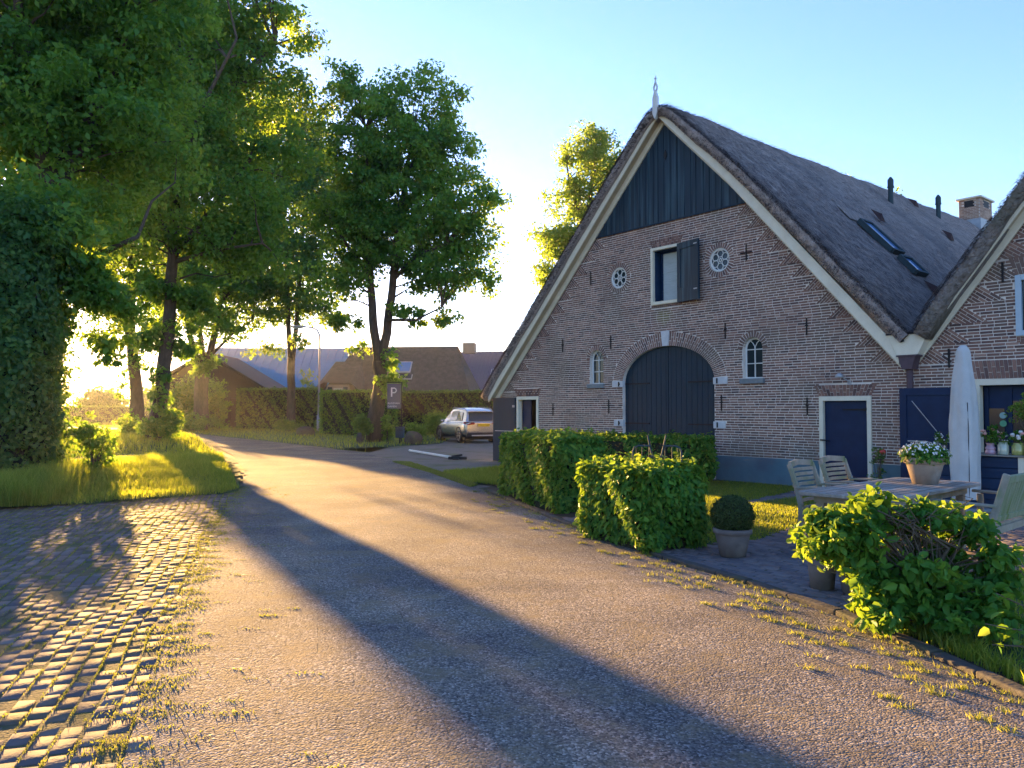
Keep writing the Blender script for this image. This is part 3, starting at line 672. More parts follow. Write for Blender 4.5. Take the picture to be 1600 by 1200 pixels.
def soldier(mb, x0, x1, z0, z1, splay=.12, proud=.010):
    n = max(3, round((x1-x0)/.062)); cx = (x0+x1)/2
    for i in range(n):
        a = x0+(x1-x0)*(i+.08)/n; b = x0+(x1-x0)*(i+.92)/n
        f = lambda x: x+(x-cx)/(x1-x0)*2*splay
        h = (.62, .66) if i % 2 else (.32, .36)
        for s0, s1 in ((0, h[0]), (h[1], 1)):
            g = lambda x, s: x+(f(x)-x)*s
            mb.prism([(g(a,s0), z0+(z1-z0)*s0), (g(b,s0), z0+(z1-z0)*s0), (g(b,s1), z0+(z1-z0)*s1), (g(a,s1), z0+(z1-z0)*s1)], -proud, .05, brickr())
def tumbling(mb, rake, zs, side):
    """bricks laid square to the rake in right triangles; side +1: rake falls to the right"""
    for z0, z1 in zip(zs, zs[1:]):
        p0 = (interp(rake, z0), z0); p1 = (interp(rake, z1), z1); d = Vector((p1[0]-p0[0], p1[1]-p0[1])).normalized()
        perp = Vector((-d.y, d.x)) if side > 0 else Vector((d.y, -d.x))
        if perp.y > 0: perp = -perp
        t = (z1-z0)/-perp.y; q = (p1[0]+perp.x*t, z0); tri = [q, p0, p1] if side > 0 else [p0, q, p1]
        if area(tri) < 0: tri = tri[::-1]
        L_ = Vector((p1[0]-p0[0], p1[1]-p0[1])).length; n = max(2, round(L_/.052)); w = L_/n
        for i in range(n):
            s = -(i % 2)*.1; base = Vector(p0)+d*w*i
            while s < t:
                a = base+d*.005+perp*(s+.005); b = base+d*(w-.006)+perp*(s+.005)
                c = base+d*(w-.006)+perp*(s+.195); e = base+d*.005+perp*(s+.195)
                pl = [tuple(a), tuple(b), tuple(c), tuple(e)]
                if area(pl) < 0: pl = pl[::-1]
                pl = clip(pl, tri)
                if len(pl) > 2 and abs(area(pl)) > 6e-4: mb.prism(pl, YF-.002, .004, brickr())
                s += .2
def tumble_interval(rake, zs, side):
    def f(z):
        for z0, z1 in zip(zs, zs[1:]):
            if z0 <= z < z1:
                p0 = (interp(rake, z0), z0); p1 = (interp(rake, z1), z1); d = Vector((p1[0]-p0[0], p1[1]-p0[1])).normalized()
                perp = Vector((-d.y, d.x)) if side > 0 else Vector((d.y, -d.x))
                if perp.y > 0: perp = -perp
                return p1[0]+perp.x*(z1-z)/-perp.y
        return interp(rake, z)
    return f
def rect_ex(x0, x1, z0, z1): return lambda z: (x0, x1) if z0 < z < z1 else None
def ell_ex(cx, cz, a, b, full=False):
    def f(z):
        d = (z-cz)/b
        if (d < 0 and not full) or abs(d) >= 1: return None
        h = a*math.sqrt(1-d*d); return (cx-h, cx+h)
    return f

# openings
DW, DS, DB = 1.42, 2.28, .88                                  # barn door half width, spring height, rise
door_o = [(-DW,.02),(DW,.02)]+ell(0, DS, DW, DB, 0, 180, 28)
AWX = (-2.36, 2.43)                                            # arched windows
aw = lambda cx: [(cx-.25,2.28),(cx+.25,2.28)]+ell(cx, 2.95, .25, .25, 0, 180, 12)
RX = (-1.54, 1.58); RZ, RR = 5.04, .28
rose = lambda cx: ell(cx, RZ, RR, RR, 0, 345, 23)
UW = (-.44, .52, 4.19, 5.62)                                   # loft window
ld = (-5.71, -4.72, .02, 1.98); rd = (3.98, 5.05, .02, 1.86)
rect = lambda q: [(q[0],q[2]),(q[1],q[2]),(q[1],q[3]),(q[0],q[3])]
mb = MB()
outer = [(-6.45,0),(5.80,0),(5.80,2.45)]+RAKE_R[::-1][:2]+[(2.40,ZB),(-2.37,ZB),(RAKE_L[0])]
outer = [(-6.45,0),(5.80,0),(5.80,2.40),(5.62,2.52),(2.385,ZB),(-2.38,ZB),(-6.45,2.10)]
wall_panel(mb, outer, [door_o, aw(AWX[0]), aw(AWX[1]), rose(RX[0]), rose(RX[1]), rect(UW), rect(ld), rect(rd)])
mb.box(-6.45,-6.15,.32,20,0,2.1); mb.box(-6.15,5.8,19.7,20,0,2.1)
mb.build('mortar_wall', MORTAR, HOUSE)
zr = [2.52+i*(ZB-2.52)/12 for i in range(13)]; zl = [2.15+i*(ZB-2.15)/13 for i in range(14)]
fl, fr = tumble_interval(RAKE_L, zl, -1), tumble_interval(RAKE_R, zr, 1)
mb = MB()
ex = [rect_ex(-DW, DW, 0, DS), ell_ex(0, DS, DW+.34, DB+.34), rect_ex(ld[0],ld[1],0,ld[3]+.25), rect_ex(rd[0],rd[1],0,rd[3]+.25),
      rect_ex(UW[0],UW[1],UW[2]-.085,UW[3]+.21), ell_ex(RX[0],RZ,RR+.12,RR+.12,True), ell_ex(RX[1],RZ,RR+.12,RR+.12,True)]
for cx in AWX: ex += [rect_ex(cx-.29, cx+.29, 2.16, 2.30), rect_ex(cx-.25, cx+.25, 2.29, 2.95), ell_ex(cx, 2.95, .25+.13, .25+.13)]
ex += [rect_ex(-DW-.36,-DW,2.17,2.35), rect_ex(DW,DW+.36,2.17,2.35), rect_ex(-DW-.30,-DW,1.16,1.34), rect_ex(DW,DW+.30,1.16,1.34)]
xr_ = lambda z: (5.80 if z < 2.45 else min(5.8, fr(z)))
courses(mb, .56, ZB, lambda z: max(-6.45, fl(z)) if z > 2.1 else -6.45, xr_, ex)
courses(mb, .02, .56, lambda z: -6.45, lambda z: -4.0, ex)
tumbling(mb, RAKE_R, zr, 1); tumbling(mb, RAKE_L, zl, -1)
for q in (ld, rd): soldier(mb, q[0]+.0, q[1]-.0, q[3]+.012, q[3]+.235)
soldier(mb, UW[0]+.02, UW[1]-.02, UW[3]+.008, UW[3]+.20, .06); soldier(mb, UW[0], UW[1], UW[2]-.078, UW[2]-.008, 0)
mb.build('brickwork', BRICK, HOUSE)
mb = MB()
ring(mb, 0, DS, DW, DB, .33, 4, 86, 34, two=True); ring(mb, 0, DS, DW, DB, .33, 94, 176, 34, two=True)
mb.build('door_arch', BRICK, HOUSE)
ks = MB(); ks.prism([(-.085,3.155),(.085,3.155),(.13,3.53),(-.13,3.53)], -.035, .1); ks.build('keystone', STONE, HOUSE, bevel=.006)
for x0, x1, z0 in ((-DW-.35,-DW+.02,2.18),(DW-.02,DW+.36,2.18),(-DW-.29,-DW+.02,1.17),(DW-.02,DW+.29,1.17)):
    b = MB(); b.box(x0, x1, -.03, .08, z0, z0+.16); b.build('hinge_stone', STONE, HOUSE, bevel=.006)
# plinth, painted grey blue
for x0, x1 in ((1.45,3.96),(5.07,5.80),(-4.0,-1.45)):
    mb = MB(); mb.box(x0, x1, -.02, 0.001, 0, .555); mb.build('plinth', PLINTH, HOUSE, bevel=.006)
# barn doors
for sx in (-1, 1):
    pl = [(0,.05),(DW,.05)]+ell(0, DS, DW, DB, 0, 90, 16)
    pl = [(sx*max(p[0],.006), p[1]) for p in pl]
    if sx < 0: pl = pl[::-1]
    b = MB(); b.prism(pl, .10, .15)
    dl = b.build('barn_door', DOORG, HOUSE)
    g = MB()
    for i in range(9):
        x = sx*(.08+i*.155); zt = DS+DB*math.sqrt(max(0, 1-(x/DW)**2))-.03
        if abs(x) < DW-.02: g.box(x-.004, x+.004, .094, .101, .06, zt)
    g.build('board_joint', DOORG, dl)
    for z in (2.26, 1.25):
        h = MB(); h.box(min(sx*.62, sx*(DW+.10)), max(sx*.62, sx*(DW+.10)), .075, .094, z-.018, z+.018) if False else h.bar((sx*.60,.085,z),(sx*(DW-.02),.085,z),.012,.035)
        h.bar((sx*(DW-.02),.07,z),(sx*(DW+.10),-.045,z),.014,.035); h.tube([(sx*(DW+.10),-.05,z-.06),(sx*(DW+.10),-.05,z+.06)],.016,8)
        h.build('strap_hinge', IRON, dl)
b = MB(); b.tube([(.09,.07,1.0),(.09,.05,1.02),(.09,.05,1.10),(.09,.07,1.12)], .009, 6); b.build('door_handle', IRON, HOUSE)
# arched windows
for k, cx in enumerate(AWX):
    b = MB(); b.tube([(p[0],.10,p[1]) for p in [(cx-.225,2.30)]+ell(cx,2.95,.225,.225,180,0,14)+[(cx+.225,2.30),(cx-.225,2.30)]], .024, 6)
    wf = b.build('arched_window', WHITE, HOUSE)
    b = MB(); b.prism([(cx-.23,2.29),(cx+.23,2.29)]+ell(cx,2.95,.23,.23,0,180,12), .115, .125); b.build('pane', GLASS, wf)
    b = MB(); b.bar((cx,.10,2.3),(cx,.10,2.99),.02,.022); b.bar((cx-.22,.10,2.93),(cx+.22,.10,2.93),.02,.02,(0,1,0)); b.bar((cx-.22,.10,2.62),(cx+.22,.10,2.62),.02,.02,(0,1,0))
    b.tube([(cx,.10,2.98),(cx-.05,.10,3.07),(cx-.12,.10,3.135)], .010, 5); b.tube([(cx,.10,2.98),(cx+.05,.10,3.07),(cx+.12,.10,3.135)], .010, 5)
    b.build('glazing_bars', WHITE, wf)
    b = MB(); b.box(cx-.30, cx+.30, -.07, .1, 2.17, 2.285); b.build('sill', SILL, wf, bevel=.006)
    b = MB(); ring(b, cx, 2.95, .25, .25, .125, 0, 180, 15); b.build('window_arch', BRICK, HOUSE)
# rose windows
for k, cx in enumerate(RX):
    b = MB(); b.tube([(p[0],.04,p[1]) for p in ell(cx,RZ,.255,.255,0,360,28)], .026, 6, cap=False); wf = b.build('rose_window', WHITE, HOUSE, smooth=True)
    b = MB(); b.prism(ell(cx,RZ,.25,.25,0,345,23), .06, .07); b.build('pane', GLASS, wf)
    b = MB()
    for i in range(6):
        a = R(30+60*i); b.tube([(p[0],.045,p[1]) for p in ell(cx+.148*math.cos(a),RZ+.148*math.sin(a),.080,.080,0,360,14)], .012, 5, cap=False)
    b.tube([(p[0],.045,p[1]) for p in ell(cx,RZ,.035,.035,0,360,10)], .014, 5, cap=False); b.build('tracery', WHITE, wf, smooth=True)
    b = MB(); ring(b, cx, RZ, RR, RR, .12, 0, 360, 34); b.build('window_ring', BRICK, HOUSE)
# loft window: cream frame, dark blue reveal, blind, open shutter
b = MB(); x0, x1, z0, z1 = UW
b.box(x0, x0+.07, -.035, .06, z0, z1); b.box(x1-.07, x1, -.035, .06, z0, z1); b.box(x0+.07, x1-.07, -.035, .06, z1-.07, z1); b.box(x0+.07, x1-.07, -.045, .06, z0, z0+.08)
wf = b.build('loft_window', CREAM, HOUSE, bevel=.004)
b = MB(); b.box(x0+.07, x0+.085, .05, .30, z0+.08, z1-.07); b.box(x1-.085, x1-.07, .05, .30, z0+.08, z1-.07); b.box(x0+.085, x1-.085, .05, .30, z1-.085, z1-.07); b.box(x0+.085, x1-.085, .05, .30, z0+.08, z0+.095)
b.build('reveal', BLUEPLANK, wf)
b = MB(); b.box(x0+.14, x0+.17, .22, .27, z0+.11, z1-.10); b.box(x1-.17, x1-.14, .22, .27, z0+.11, z1-.10); b.box(x0+.14, x1-.14, .22, .27, z1-.13, z1-.10); b.box(x0+.14, x1-.14, .22, .27, z0+.095, z0+.13)
b.build('sash', BLUE, wf)
b = MB(); b.box(x0+.17, x1-.17, .26, .265, z0+.13, z1-.13)
for i in range(1, 5): b.box(x0+.17, x1-.17, .250, .258, z0+.13+i*.23, z0+.138+i*.23)
b.build('blind', BLIND, wf)
b = MB(); w_ = .72
b.box(0, w_, -.045, 0, 0, 1.42); 
sh = b.build('shutter', DARKTEAL, HOUSE, bevel=.004); sh.location = (x1-.06, -.05, z0-.02); sh.rotation_euler = (0,0,R(-10))
sh['label'] = 'weathered dark green shutter, folded open to the right and mossy at the foot'
b = MB()
for q in ((.0,w_,0,.32),(0,w_,1.27,1.42),(0,.11,.32,1.27),(w_-.11,w_,.32,1.27)): b.box(q[0], q[1], -.062, -.046, q[2], q[3])
b.build('shutter_rail', DARKTEAL, sh, bevel=.003)
for z in (.24, 1.30):
    b = MB(); b.box(w_-.14, w_-.03, -.072, -.063, z, z+.028); b.build('shutter_hinge', STEEL, sh)
# boarded gable top with vertical cover strips
gt = [(-2.36,ZB-.02),(2.38,ZB-.02),(1.95,6.75),(.05,8.70),(-2.25,6.38)]
gt = [(-2.37,ZB-.02),(2.39,ZB-.02),(1.93,6.77),(.05,8.72),(-2.23,6.42)]
b = MB(); b.prism(gt, -.035, .25); gb = b.build('gable_boards', DARKTEAL, HOUSE)
b = MB(); x = -2.2; i = 0
while x < 2.3:
    zt = interp(RAKE_L, x, 0, 1)-.06 if x < .05 else interp([(p[0],p[1]) for p in RAKE_R], x, 0, 1)-.06
    ww = random.uniform(.05, .11)
    if zt > ZB+.08: b.box(x, x+ww, -.035-random.uniform(.006, .016), -.034, ZB-.03, zt, random.random())
    x += ww+random.uniform(.05, .13)
b.build('cover_strips', DARKTEAL, gb)
b = MB(); b.box(-2.45, 2.47, -.05, -.036, ZB-.055, ZB-.02); b.build('drip_board', DOORG, gb)
b = MB(); b.prism([(.07,7.73),(.13,7.86),(.07,7.99),(.01,7.86)], -.055, -.045); b.build('owl_hole', BLACKPL, gb)

# bargeboards: outer board, soffit, inner board on each rake
def rake_parts(parent, rake, sgn, ends=None):
    def off(d):   # rake moved up by d (vertical)
        return [(p[0], p[1]+d) for p in rake]
    for nm, (d0, d1, y0, y1), mt in (('bargeboard', (.03,.34,-.31,-.27), CREAM), ('soffit', (.10,.13,-.27,-.085), CREAMT), ('inner_bargeboard', (-.10,.17,-.085,-.036), CREAM)):
        b = MB(); lo = off(d0); hi = off(d1); pl = lo+hi[::-1]
        if area(pl) < 0: pl = pl[::-1]
        for i in range(len(rake)-1):
            q = [lo[i], lo[i+1], hi[i+1], hi[i]]
            if area(q) < 0: q = q[::-1]
            b.prism(q, y0, y1)
        b.build(nm, mt, parent, bevel=.004)
rl = [(-6.78,1.80),(-6.45,2.10)]+RAKE_L[1:2]+[(.04,8.73)]
rr_ = [(.06,8.73),(1.95,6.75),(5.62,2.52)]
rake_parts(HOUSE, [(-6.74,1.80)]+RAKE_L[1:2]+[(.045,8.72)], -1)
rake_parts(HOUSE, [(.055,8.72),(1.95,6.75),(5.72,2.40)], 1)
# carved finial
b = MB(); fz = 8.55
b.box(-.01,.13,-.43,-.35,8.80,9.20)
b.prism([(-.01,9.20),(.13,9.20),(.105,9.26),(.08,9.34),(.04,9.34),(.015,9.26)], -.43, -.35)
b.prism([(-.01,8.80),(.06,8.66),(.13,8.80)], -.43, -.35)
b.tube([(.06,-.39,9.33),(.015,-.39,9.40),(.01,-.39,9.46),(.055,-.39,9.57)], .024, 6); b.tube([(.06,-.39,9.33),(.105,-.39,9.40),(.11,-.39,9.46),(.065,-.39,9.57)], .024, 6)
b.lathe([(.03,0),(.02,.05),(.016,.09),(.035,.12),(.012,.16),(.006,.2)], (.06,-.39,9.55), 10)
b.build('finial', WHITE, HOUSE, bevel=.006)

# thatch
def thatch(parent, xsec, y0, y1, mat, name, nx=70, ny=150, thick=.26, seed=2, straw=26000, amp=.035):
    """xsec: top profile points from left eave over the ridge to right eave"""
    rg = np.random.default_rng(seed); P = np.array(xsec); seg = np.linalg.norm(np.diff(P, axis=0), axis=1); cum = np.r_[0, np.cumsum(seg)]
    s = np.linspace(0, cum[-1], nx); px_ = np.interp(s, cum, P[:,0]); pz = np.interp(s, cum, P[:,1])
    # smooth the ridge
    for _ in range(2): pz[1:-1] = (pz[:-2]+2*pz[1:-1]+pz[2:])/4
    tx = np.gradient(px_); tz = np.gradient(pz); nl = np.hypot(tx, tz); nxm, nzm = -tz/nl, tx/nl
    ys = y0+(y1-y0)*np.linspace(0, 1, ny)**1.15
    def nz(u, v):
        return (np.sin(u*1.9+v*.7)+np.sin(u*.8-v*1.3+1)+.6*np.sin(u*4.1+v*2.3)+.5*np.sin(v*5.2-u*2.2))*.3
    V = []; rows = [(0, -thick), (-.03, -thick*.6), (-.035, -thick*.25), (-.015, -.05)]
    for dy, dn in rows:
        w = amp*.5*nz(s*2, np.full(nx, dn*9)); V.append(np.column_stack([px_+nxm*(dn+w), np.full(nx, ys[0]+dy)+rg.normal(0, .008, nx), pz+nzm*(dn+w)]))
    for j, y in enumerate(ys):
        e = min(1, (y-ys[0])/.35); rnd_ = -.05*(1-e)**2; w = amp*nz(s, np.full(nx, y))+rg.normal(0, .005, nx)
        V.append(np.column_stack([px_+nxm*(w+rnd_), np.full(nx, y+(.02 if j == 0 else 0)), pz+nzm*(w+rnd_)]))
    V.append(np.column_stack([px_-nxm*thick, np.full(nx, ys[-1]), pz-nzm*thick]))
    m = len(V); V = np.concatenate(V)
    # underside joins last row to first
    i, j = np.meshgrid(np.arange(m), np.arange(nx-1), indexing='ij'); i = i.ravel(); j = j.ravel(); i2 = (i+1) % m
    F = np.column_stack([i*nx+j, i*nx+j+1, i2*nx+j+1, i2*nx+j])
    # eave end caps as a fan of quads
    caps = []
    for jj_ in (0, nx-1):
        idx = np.arange(m)*nx+jj_; h = m//2
        for k in range(h): caps.append([idx[k], idx[k+1], idx[m-2-k] if m-2-k > k+1 else idx[k+1], idx[m-1-k]])
    caps = np.array([c for c in caps if len(set(c)) == 4])
    F = np.concatenate([F, caps])
    o = np_mesh(name, V, F, mat, parent, smooth=True)
    # loose reed ends lying down the slope and standing out of the verge
    n = straw; ss = rg.uniform(.05, cum[-1]-.05, n); yy = y0+(y1-y0)*rg.uniform(0, 1, n)**1.6
    vg = rg.uniform(size=n) < .30; yy[vg] = y0+rg.uniform(-.03, .1, vg.sum())
    X = np.interp(ss, s, px_); Z = np.interp(ss, s, pz); NX = np.interp(ss, s, nxm); NZ = np.interp(ss, s, nzm); TX = np.interp(ss, s, tx/nl); TZ = np.interp(ss, s, tz/nl)
    w = amp*nz(ss, yy); dn = np.where(vg, rg.uniform(-thick*.92, 0.0, n), .004+w)
    B = np.column_stack([X+NX*dn, yy, Z+NZ*dn])
    sg = np.where(TZ > 0, -1, 1)[:,None]; down = np.column_stack([TX, 0*TX, TZ])*sg
    ln = rg.uniform(.06, .24, (n,1)); dirv = unit(down+rg.normal(0, .14, (n,3)))*ln; nn = np.column_stack([NX, 0*NX, NZ])
    dirv = dirv+nn*(rg.uniform(.0, .022, n)[:,None]); dirv[vg] = (unit(down[vg]*.5+np.array([0,-1,0])*.6+rg.normal(0,.3,(vg.sum(),3)))*.06)
    side = unit(np.cross(dirv, nn+rg.normal(0, .1, (n,3))))*.0055
    V2 = np.stack([B-side, B+side, B+dirv+side*.4, B+dirv-side*.4], 1).reshape(-1,3)
    rv = rg.uniform(0,1,n)**1.4; rv[vg] *= .42
    np_mesh('reed_ends', V2, (np.arange(n)*4)[:,None]+np.array([0,1,2,3]), STRAW, o, np.repeat(rv, 4))
    return o
roof = thatch(HOUSE, [(-7.05,2.05),(-6.55,2.62),(-4.3,4.88),(-3.1,6.12),(-1.76,7.46),(-.5,8.70),(-.15,9.0),(.1,9.10),(.40,8.95),(2.3,7.08),(3.9,5.30),(5.75,3.22),(5.95,3.0)], -.37, 20.4, THATCH, 'thatched_roof', straw=110000, amp=.045)
# flat strip of ridge turf
# roof fittings on the right slope
def slope_pt(x): return interp([(.45,8.98),(2.3,7.12),(3.9,5.35),(5.7,3.30)], x, 0, 1)
sl = math.atan2(-(3.30-8.98), 5.7-.45)
for x, y in ((1.40, 9.0), (1.22, 12.9)):
    b = MB(); z = slope_pt(x)
    b.tube([(x,y,z-.2),(x,y,z+.38)], .075, 12); b.tube([(x,y,z+.38),(x,y,z+.42)], .10, 12); b.tube([(x,y,z+.42),(x,y,z+.62)], .088, 12); b.lathe([(.088,0),(.03,.09),(.0,.10)], (x,y,z+.62), 12)
    b.build('vent_pipe', GREYMETAL, HOUSE, smooth=False)
HOOD = M('red_clay_hood', (.07,.035,.03), (.05,.028,.026), rough=.9)
for x, y in ((2.72, 5.4), (1.02, 11.5), (2.50, 10.4), (4.85, 3.4)):
    b = MB(); z = slope_pt(x)
    b.add([(x-.22,y,slope_pt(x-.22)+.03),(x+.10,y-.15,slope_pt(x+.10)-.02),(x+.10,y+.15,slope_pt(x+.10)-.02),(x+.08,y,slope_pt(x+.10)+.20)], [(0,1,3),(0,3,2),(1,2,3),(0,2,1)])
    b.build('roof_ventilator', HOOD, HOUSE)
SKW = .55
for (x0, x1, y0) in ((3.22, 3.98, 3.25), (4.12, 4.48, 3.30)):
    z0, z1 = slope_pt(x0), slope_pt(x1); d = Vector((x1-x0, 0, z1-z0)).normalized(); nn = Vector((-d.z, 0, d.x)); a = Vector((x0, y0, z0))+nn*.05; bb = Vector((x1, y0, z1))+nn*.05
    b = MB(); b.bar(a, bb, .07, .12, nn); b.bar(a+Vector((0,SKW,0)), bb+Vector((0,SKW,0)), .07, .12, nn); b.bar(a, a+Vector((0,SKW,0)), .07, .12, nn); b.bar(bb, bb+Vector((0,SKW,0)), .07, .12, nn)
    sk = b.build('skylight', GREYMETAL, HOUSE)
    b = MB(); b.add([tuple(a+nn*.02), tuple(bb+nn*.02), tuple(bb+nn*.02+Vector((0,SKW,0))), tuple(a+nn*.02+Vector((0,SKW,0)))], [(0,1,2,3)]); b.build('pane', SKYGLASS, sk)
# the hollow cut in the thatch above the skylight
b = MB(); z = slope_pt(2.95)
b.add([(2.78,3.05,slope_pt(2.78)+.02),(3.16,2.98,slope_pt(3.16)-.0),(3.16,4.0,slope_pt(3.16)+.0),(2.98,3.85,slope_pt(2.98)+.09),(2.98,3.1,slope_pt(2.98)+.10)], [(0,1,4),(4,1,2,3),(0,4,3),(0,3,2)])
b.build('thatch_collar', THATCH, HOUSE)
# chimney
ch = MB(); cx0, cx1, cy0, cy1, cz0, cz1 = .12, .85, 17.6, 18.8, 8.0, 9.74
ch.box(cx0, cx1, cy0, cy1, cz0, cz1); cho = ch.build('chimney', MORTAR, roof)
b = MB(); z = cz0; row = 0
while z < cz1-.05:
    gap = z > cz1-.34
    for (ax, c0, c1, f0, s) in (('x', cx0, cx1, cy0, -1), ('y', cy0, cy1, cx0, -1), ('y', cy0, cy1, cx1, 1)):
        x = c0-(row % 2)*.1
        while x < c1:
            p, q = max(x, c0)+.005, min(x+.2, c1)-.005; mid = (p+q)/2; rel = (mid-c0)/(c1-c0)
            if q-p > .02 and not (gap and .25 < rel < .75):
                if ax == 'x': b.box(p, q, f0-.012, f0, z+.005, z+.055, brickr())
                elif s < 0: b.box(f0-.012, f0, p, q, z+.005, z+.055, brickr())
                else: b.box(f0, f0+.012, p, q, z+.005, z+.055, brickr())
            x += .2
    z += .06; row += 1
b.build('chimney_bricks', CHIMB, cho)
b = MB(); w1, w2 = cx1-cx0, cy1-cy0
b.box(cx0+w1*.25, cx1-w1*.25, cy0-.006, cy0+.0, cz1-.33, cz1-.05); b.build('flue_opening', BLACKPL, cho)
b = MB(); b.box(cx1, cx1+.006, cy0+w2*.25, cy1-w2*.25, cz1-.33, cz1-.05); b.build('flue_opening', BLACKPL, cho)
b = MB(); b.box(cx0-.09, cx1+.09, cy0-.09, cy1+.09, cz1, cz1+.07); b.build('chimney_cap', CREAM, cho, bevel=.01)
b = MB(); b.box(cx0-.04, cx1+.04, cy0-.04, cy1+.04, 8.1, 8.95); b.build('lead_flashing', STEEL, cho)

# wall anchors
for (x, z, cross) in ((2.31,5.09,1),(3.73,3.32,0),(1.74,3.39,0),(-1.82,3.37,0),(-2.55,5.16,0),(-4.08,1.60,0),(-1.90,1.68,0),(1.62,1.75,0),(3.72,1.67,0),(-3.67,3.40,0)):
    b = MB(); b.bar((x,-.022,z-.18),(x,-.022,z+.18),.024,.016,(0,1,0))
    if cross: b.bar((x-.15,-.028,z),(x+.15,-.028,z),.024,.02,(0,1,0))
    else: b.bar((x-.03,-.026,z+.02),(x+.03,-.026,z+.02),.03,.02,(0,1,0))
    b.build('wall_anchor', IRON, HOUSE)
# small doors
def door_frame(parent, q, nm='door_frame', w=.085):
    x0, x1, z0, z1 = q; b = MB(); b.box(x0, x0+w, -.03, .12, z0, z1); b.box(x1-w, x1, -.03, .12, z0, z1); b.box(x0+w, x1-w, -.03, .12, z1-w, z1); return b.build(nm, CREAM, parent, bevel=.005)
door_frame(HOUSE, rd); door_frame(HOUSE, ld)
b = MB(); b.box(rd[0]+.09, rd[1]-.09, .05, .09, .03, rd[3]-.09); sd_ = b.build('plank_door', BLUE, HOUSE)
b = MB(); b.tube([(rd[0]+.10,-.01,.98),(rd[0]+.22,-.03,.965)], .012, 6); b.tube([(rd[0]+.03,-.05,.985),(rd[0]+.12,-.03,.98)], .016, 6); b.build('latch', IRON, sd_)
b = MB(); b.bar((rd[1]-.60,.04,1.60),(rd[1]-.10,.04,1.60),.012,.03); b.bar((rd[1]-.13,-.02,1.60),(rd[1]-.13,.04,1.60),.05,.06); b.build('strap_hinge', IRON, sd_)
# left doorway stands open: leaf folded back on the wall, inner glazed door ajar
b = MB(); b.box(0, .95, -.05, 0, .02, 1.96); lf = b.build('open_door', DOORG, HOUSE, bevel=.004); lf.location = (ld[0]-.02, -.06, 0); lf.rotation_euler = (0,0,R(180+7))
b = MB(); b.bar((.08,.006,.95),(.85,.006,.95),.012,.02); b.bar((.02,.008,1.70),(.10,.008,1.70),.03,.07); b.build('strap_hinge', STEEL, lf)
b = MB(); b.box(ld[0]+.09, ld[0]+.48, .14, .18, .03, ld[3]-.09); b.build('inner_door', BLUE, HOUSE, bevel=.004)
b = MB(); b.box(ld[0]+.49, ld[1]-.09, .45, .50, .03, ld[3]-.02); b.build('sunlit_view_panel', M('sunlit_view_tan', (.46,.34,.17), (.40,.29,.14), rough=.9), HOUSE)  # added tan panel, its warm colour standing in for sunlit yellow beyond
for q in (ld, rd):
    b = MB(); b.box(q[0]-.05, q[1]+.05, -.12, .25, -.02, .018); b.build('threshold', SILL, HOUSE)
# wall lamp above the right door
b = MB(); b.tube([(4.62,0,2.13),(4.62,-.06,2.16),(4.55,-.14,2.24)], .012, 6); b.box(4.585,4.655,-.02,0,2.09,2.17); wlp = b.build('wall_lamp', STEEL, HOUSE)
b = MB(); b.lathe([(.02,.07),(.06,.05),(.085,.0),(.08,-.01),(.0,-.02)], (4.50,-.17,2.25), 14); b.build('lamp_shade', STEEL, wlp, smooth=True)
# box gutter between the two roofs and its downpipe
b = MB(); b.prism([(5.52,2.98),(5.68,2.60),(6.06,2.60),(6.24,2.98)], -.325, -.02); gt_ = b.build('box_gutter', CREAM, HOUSE, bevel=.006)
b = MB(); b.box(5.50,6.22,-.345,-.02,2.98,3.01); b.build('gutter_lip', IRON, gt_); b = MB(); b.tube([(5.80,-.30,2.88),(5.80,-.38,2.86)], .03, 8); b.build('overflow_spout', IRON, gt_)
PIPE = M('brown_downpipe', (.10,.065,.075), (.075,.05,.06), rough=.6)
b = MB(); b.prism([(5.72,2.57),(5.78,2.34),(5.96,2.34),(6.02,2.57)], -.345, -.10); b.box(5.69,6.05,-.36,-.08,2.57,2.596); b.tube([(5.87,-.22,2.35),(5.87,-.20,.05)], .058, 14); b.tube([(5.87,-.21,2.22),(5.87,-.21,2.19)], .07, 14)
b.build('downpipe', PIPE, HOUSE)

# ---------------------------------------------------------------- right wing
RW_L = [(5.86,2.43),(7.69,4.82),(10.2,8.15)]; RW_R = [(10.2,8.15),(14.2,2.43)]
wo_ = (6.86, 9.4, .02, 2.12); ww_ = (7.53, 8.5, 2.84, 3.87)
mb = MB(); wall_panel(mb, [(5.802,0),(14.2,0),(14.2,2.43),(10.2,8.15),(7.69,4.82),(5.86,2.43),(5.802,2.43)], [rect(wo_), rect(ww_)]); mb.box(14.0,14.2,.32,8,0,2.4); mb.build('mortar_wall', MORTAR, WING)
zw = [2.43+i*(7.3-2.43)/14 for i in range(15)]; fw_ = tumble_interval(RW_L, zw, -1)
mb = MB(); courses(mb, .56, 5.9, lambda z: 5.802 if z < 2.43 else fw_(z), lambda z: 9.4, [rect_ex(wo_[0],wo_[1],0,wo_[3]+.34), rect_ex(ww_[0],ww_[1],ww_[2]-.12,ww_[3]+.34)])
tumbling(mb, RW_L, zw, -1); soldier(mb, wo_[0], wo_[1], wo_[3]+.015, wo_[3]+.33, .05); soldier(mb, ww_[0], ww_[1], ww_[2]-.11, ww_[2]-.01, 0); soldier(mb, ww_[0], ww_[1], ww_[3]+.01, ww_[3]+.32, .1)
mb.build('brickwork', BRICK, WING)
mb = MB(); mb.box(5.81, 6.85, -.02, .001, 0, .555); mb.build('plinth', PLINTH, WING)
rake_parts(WING, [(5.92,2.50),(7.69,4.82),(10.2,8.15)], -1)
